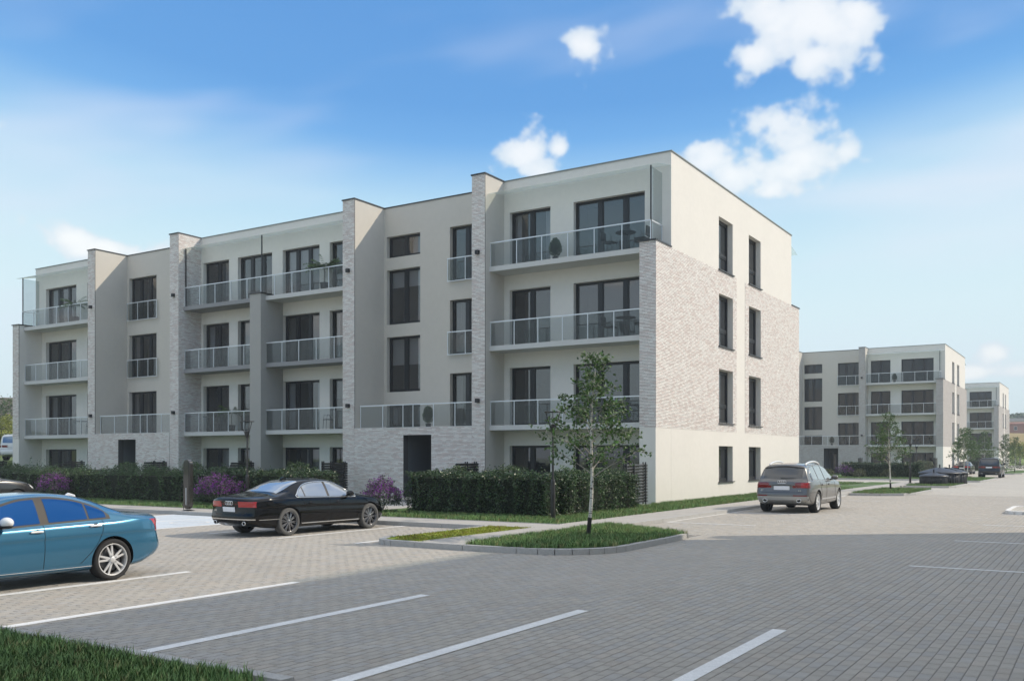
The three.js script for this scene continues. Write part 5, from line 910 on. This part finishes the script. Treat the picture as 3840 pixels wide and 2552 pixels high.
function screen(label, x, z0, z1, slope, h = 1.36) {  // privacy fence of round slats between the terraces
  const Fz = thing('slatted_fence', label, 'fence', [x, KH, z0], 0, 'black slatted fences between the terraces'), L = z1 - z0, n = 13;
  for (let i = 0; i < n; i++) { const y = .09 + i * (h - .1) / n + .05, cut = slope ? L - slope * clamp((y - .6) / (h - .6), 0, 1) : L, g = new THREE.CylinderGeometry(.042, .042, cut, 10); g.rotateX(H2); g.scale(.55, 1, 1); g.translate(0, y, cut / 2); mesh(Fz, 'slat', g, M.iron); }
  for (const t of slope ? [.12, .5] : [.12, .62, .95]) { mesh(Fz, 'post', box(.028, .062, -.08, h + .05, L * t - .022, L * t + .022), M.iron); mesh(Fz, 'post', box(-.062, -.028, -.08, h + .05, L * t - .022, L * t + .022), M.iron); }
  mesh(Fz, 'footing', box(-.12, .12, -.1, .035, -.1, L + .05), M.kerb); return Fz;
}
screen('black slatted fence between the end hedge and the corner of the gable', .02, .75, 2.5, 0);
screen('black slatted fence right of the entrance, rising above the dark hedge', -7.1, .2, 1.75, .12);
screen('black slatted fence left of the entrance brickwork, behind the black car', -13.6, .25, 1.75, 0);
screen('black slatted fence with a slanting end at the divider wall', -19.25, .12, 1.75, .35);
screen('black slatted fence beside the left stair tower', -25.4, .0, 1.4, .15);
screen('black slatted fence with a slanting end before the left end flat', -31.8, .1, 1.6, .4);
screen('black slatted fence at the far left corner of the house', -38.3, .5, 2.2, 0);
screen('far black slatted fence at the entrance of the second house', -3.9, -50.2, -49, 0, 1.5);
screen('far black slatted fence by the gable of the second house', 1.0, -55, -53.6, 0, 1.5);
// sunken refuse containers: ribbed drum, conical lid, stack
const binMat = std(lin(.030, .032, .037), .55), lidMat = phy(lin(.040, .043, .052), .42);
function bin(label, x, z, r, h, rise) {
  const B = thing('refuse_container', label, 'refuse container', [x, KH, z], .6, 'black round refuse containers');
  mesh(B, 'drum', lathe([[0, 0], [r * .97, 0], [r * .97, h], [0, h]], 40), binMat);
  for (let k = 0; k < 40; k++) { const a = k / 40 * 2 * Math.PI, g = new THREE.BoxGeometry(.016, h * .98, .05); g.rotateY(-a); g.translate(Math.cos(a) * r * .975, h / 2, Math.sin(a) * r * .975); mesh(B, 'rib', g, binMat); }
  mesh(B, 'lid', lathe([[r * 1.03, h - .05], [r * 1.05, h - .03], [r * 1.04, h + .02], [r * .95, h + .06], [r * .6, h + rise * .62], [r * .22, h + rise * .95], [.1, h + rise], [0, h + rise]], 40), lidMat);
  const f = new THREE.BoxGeometry(r * .62, .035, .34); f.rotateZ(-Math.atan2(rise * .8, r * .75)); f.translate(r * .58, h + rise * .62 + .03, 0); mesh(B, 'filling_flap', f, lidMat);
  const s = mesh(B, 'stack', lathe([[0, h + rise - .01], [.035, h + rise - .01], [.035, h + rise + .17], [.07, h + rise + .175], [.07, h + rise + .185], [0, h + rise + .19]], 14), binMat); mesh(s, 'cap_ring', lathe([[.03, h + rise + .10], [.085, h + rise + .10], [.085, h + rise + .11], [.03, h + rise + .11]], 14), binMat);
  return B;
}
bin('small low black refuse container, nearest of the three', 4.5, -28.9, .74, .5, .2);
bin('tall wide black refuse container in the middle', 4.55, -30.8, 1.12, .66, .3);
bin('black refuse container at the back right', 4.85, -32.5, .98, .66, .28);

/* ------------------------------------------------------------------ what lies beyond */
function farHouse(label, pos, turn, w, d, h, roofH, wallMat, roofMat) {
  const Hs = thing('house', label, 'house', pos, turn, 'small houses in the distance');
  mesh(Hs, 'wall', box(-w / 2, w / 2, -1, h, -d / 2, d / 2), wallMat);
  const g = new THREE.ExtrudeGeometry(shapeOf([[-d / 2 - .4, 0], [0, roofH], [d / 2 + .4, 0]]), { depth: w + .8, bevelEnabled: false }); g.rotateY(H2); g.translate(-w / 2 - .4, h, 0); const r = mesh(Hs, 'roof', metric(g), roofMat); mesh(r, 'chimney', box(w * .2, w * .2 + .5, h + roofH * .4, h + roofH + .5, -.25, .25), wallMat);
  for (let k = 0; k < 4; k++) for (const s of [1, -1]) { const x = -w / 2 + (k + .6) * w / 4.2, f = mesh(Hs, 'window', box(x, x + .95, h * .38, h * .38 + 1.25, s > 0 ? d / 2 : -d / 2 - .04, s > 0 ? d / 2 + .04 : -d / 2), M.plaster); mesh(f, 'pane', box(x + .08, x + .87, h * .38 + .08, h * .38 + 1.17, s > 0 ? d / 2 + .04 : -d / 2 - .05, s > 0 ? d / 2 + .05 : -d / 2 - .04), panes[0]); }
  return Hs;
}
const greyRoof = std(lin(.16, .13, .115), .85, { map: stoneMap }), redRoof = std(lin(.27, .115, .08), .85, { map: stoneMap }), redWall = std(lin(.36, .17, .12), .9, { map: plasterMap }), cream = std(lin(.66, .60, .50), .9, { map: plasterMap });
function crownTree(name, label, pos, h, r, mat, n, leaf) {
  const T = thing(name, label, 'tree', pos, 0, 'trees in the distance'), L = new Leaves(); mesh(T, 'trunk', tube([[0, -.3, 0], [.1, h * .3, 0], [0, h * .62, .1]], r * .09, r * .03, 7), M.twig);
  const lumps = Array.from({ length: 9 }, () => [rr(-.55, .55) * r, h * rr(.45, .82), rr(-.55, .55) * r, r * rr(.4, .62)]);
  for (let i = 0; i < n; i++) { const q = lumps[i % 9], a = rr(0, 6.283), c = rr(-1, 1), s = Math.sqrt(1 - c * c), k = q[3] * Math.pow(rnd(), .35); L.add(q[0] + k * s * Math.cos(a), q[1] + k * c * .85, q[2] + k * s * Math.sin(a), leaf * rr(.6, 1.3), rr(.5, 1.5)); }
  L.mesh(T, 'crown', mat); return T;
}
{
  seed(505);
  // rising ground at the far left, with parked cars, a house and trees
  const bank = mesh(scene, 'terrain', (() => { const g = new THREE.PlaneGeometry(110, 120, 60, 30); g.rotateX(-Math.PI / 2); const p = g.attributes.position; for (let i = 0; i < p.count; i++) { const x = p.getX(i) - 95, z = p.getZ(i) - 30; p.setXYZ(i, x, -.34 + 1.8 * sst(-40.2, -42.6, x) + 4.5 * sst(-52, -110, x) + .15 * fbm(x * .08, 1, z * .08, 3) * sst(-46, -56, x), z); } g.computeVertexNormals(); return metric(g); })(), std(lin(.14, .17, .06), 1, { map: soilMap }));
  tag(bank, 'gently rising grassy ground beyond the left end of the long house', 'ground', null, 'structure');
  farHouse('small house with brown roof among trees at the far left', [-82, 3.6, -25], .7, 9, 7, 2.2, 2.0, cream, greyRoof);
  for (const [x, z, h, r, m, n, l] of [[-67, -15, 3.2, 1.8, yellowTree, 1500, 'yellow green tree above the parked car at the far left edge'], [-73, -20.0, 5.2, 2.2, farTree, 1500, 'green tree beside the brown roofed house at the far left'], [-62, -12.3, 2.2, 1.5, yellowTree, 1300, 'low yellow tree behind the white parked car at the left edge']]) crownTree('garden_tree', l, [x, 1.4 + 4.5 * sst(-52, -110, x), z], h, r, m, n, .2);
  // hills, banks and buildings at the end of the road
  const hills = mesh(scene, 'hills', (() => { const g = new THREE.PlaneGeometry(900, 300, 120, 40); g.rotateX(-Math.PI / 2); const p = g.attributes.position; for (let i = 0; i < p.count; i++) { const x = p.getX(i) + 60, z = p.getZ(i) - 480; p.setXYZ(i, x, -2 + (21 + 7 * fbm(x * .012 + 2, 2, z * .012, 4)) * sst(-336, -410, z) * (.9 + .1 * Math.sin(x * .03 + 1.2)), z); } g.computeVertexNormals(); return metric(g); })(), std(lin(.13, .22, .045), 1, { map: soilMap }));
  tag(hills, 'green hills on the horizon at the end of the road', 'hill', null, 'structure');
  { const L = new Leaves(), B = thing('hillside_wood', 'dark green wood covering the crest of the hill at the end of the road', 'wood', [0, 0, 0], 0, null, 'stuff');
    for (let i = 0; i < 2600; i++) { const x = rr(-110, 60), z = rr(-425, -398), y = -2 + (21 + 7 * fbm(x * .012 + 2, 2, z * .012, 4)) * sst(-336, -410, z) * (.9 + .1 * Math.sin(x * .03 + 1.2)); for (let k = 0; k < 5; k++) L.add(x + rr(-1.2, 1.2), y + rr(.2, 2.6) * (1 + fbm(x * .1, 3, 1, 2)), z + rr(-1, 1), rr(.9, 1.6), rr(.5, 1.4), .2, .9); }
    L.mesh(B, 'foliage', farTree).userData = { kind: 'stuff' }; }
  const slope = mesh(scene, 'embankment', (() => { const g = new THREE.PlaneGeometry(200, 90, 50, 20); g.rotateX(-Math.PI / 2); const p = g.attributes.position; for (let i = 0; i < p.count; i++) { const x = p.getX(i) + 20, z = p.getZ(i) - 285; p.setXYZ(i, x, -.3 + (9.3 + .8 * fbm(x * .05, 3, z * .05, 3)) * sst(-242, -300, z), z); } g.computeVertexNormals(); return metric(g); })(), std(lin(.52, .33, .19), 1, { map: soilMap }));
  tag(slope, 'bare orange earth embankment below the far red buildings', 'embankment', null, 'structure');
  const mead = mesh(scene, 'meadow', (() => { const g = new THREE.PlaneGeometry(160, 70, 30, 16); g.rotateX(-Math.PI / 2); const p = g.attributes.position; for (let i = 0; i < p.count; i++) { const x = p.getX(i) + 10, z = p.getZ(i) - 215; p.setXYZ(i, x, -.33 + 4.6 * sst(-182, -248, z) + .3 * fbm(x * .06, 6, z * .06, 3), z); } g.computeVertexNormals(); return metric(g); })(), std(lin(.24, .30, .05), 1, { map: soilMap }));
  tag(mead, 'bright yellow green meadow slope behind the far end of the road', 'meadow', null, 'structure');
  farHouse('long brick red building on the bank at the end of the road', [-4, 9.0, -312], .15, 24, 9, 3.2, .8, redWall, redRoof);
  farHouse('second red building on the bank, partly behind the third house', [-34, 9.0, -318], .1, 20, 9, 3.4, 1.4, redWall, redRoof);
  const pil = thing('concrete_frame', 'pale concrete frame of two posts and a beam by the far meadow', 'concrete frame', [-3.6, 0, -176], .1);
  mesh(pil, 'post', box(-1.1, -.1, -.3, 8.6, -.4, .4), M.kerb); mesh(pil, 'post', box(4.4, 5.3, -.3, 8.6, -.4, .4), M.kerb); mesh(pil, 'beam', box(-3.2, 7.5, 8.6, 9.2, -.5, .5), M.kerb);
  for (const [x, z, h, r, m, l] of [[2.2, -135, 4.4, 2.0, yellowTree, 'yellow green tree right of the third house'], [5.2, -150, 4, 2, farTree, 'small dark tree at the very end of the road'], [-.5, -165, 5, 2.4, yellowTree, 'bright yellow tree under the concrete frame']]) crownTree('roadside_tree', l, [x, -.2, z], h, r, m, 1300, .28);
}
{ // parked car on the rise at the far left
  const w = { ...suvB, paint: phy(lin(.72, .73, .74), .3, { clearcoat: 1 }), glass: phy(lin(.12, .2, .3), .05, { metalness: .5, clearcoat: 1 }) };
  makeCar('off_road_car', 'white parked car at the far left edge beyond the house', w, [-44.3, 1.47, -3.6], 2.2, .87);
}
renderer.render(scene, camera);
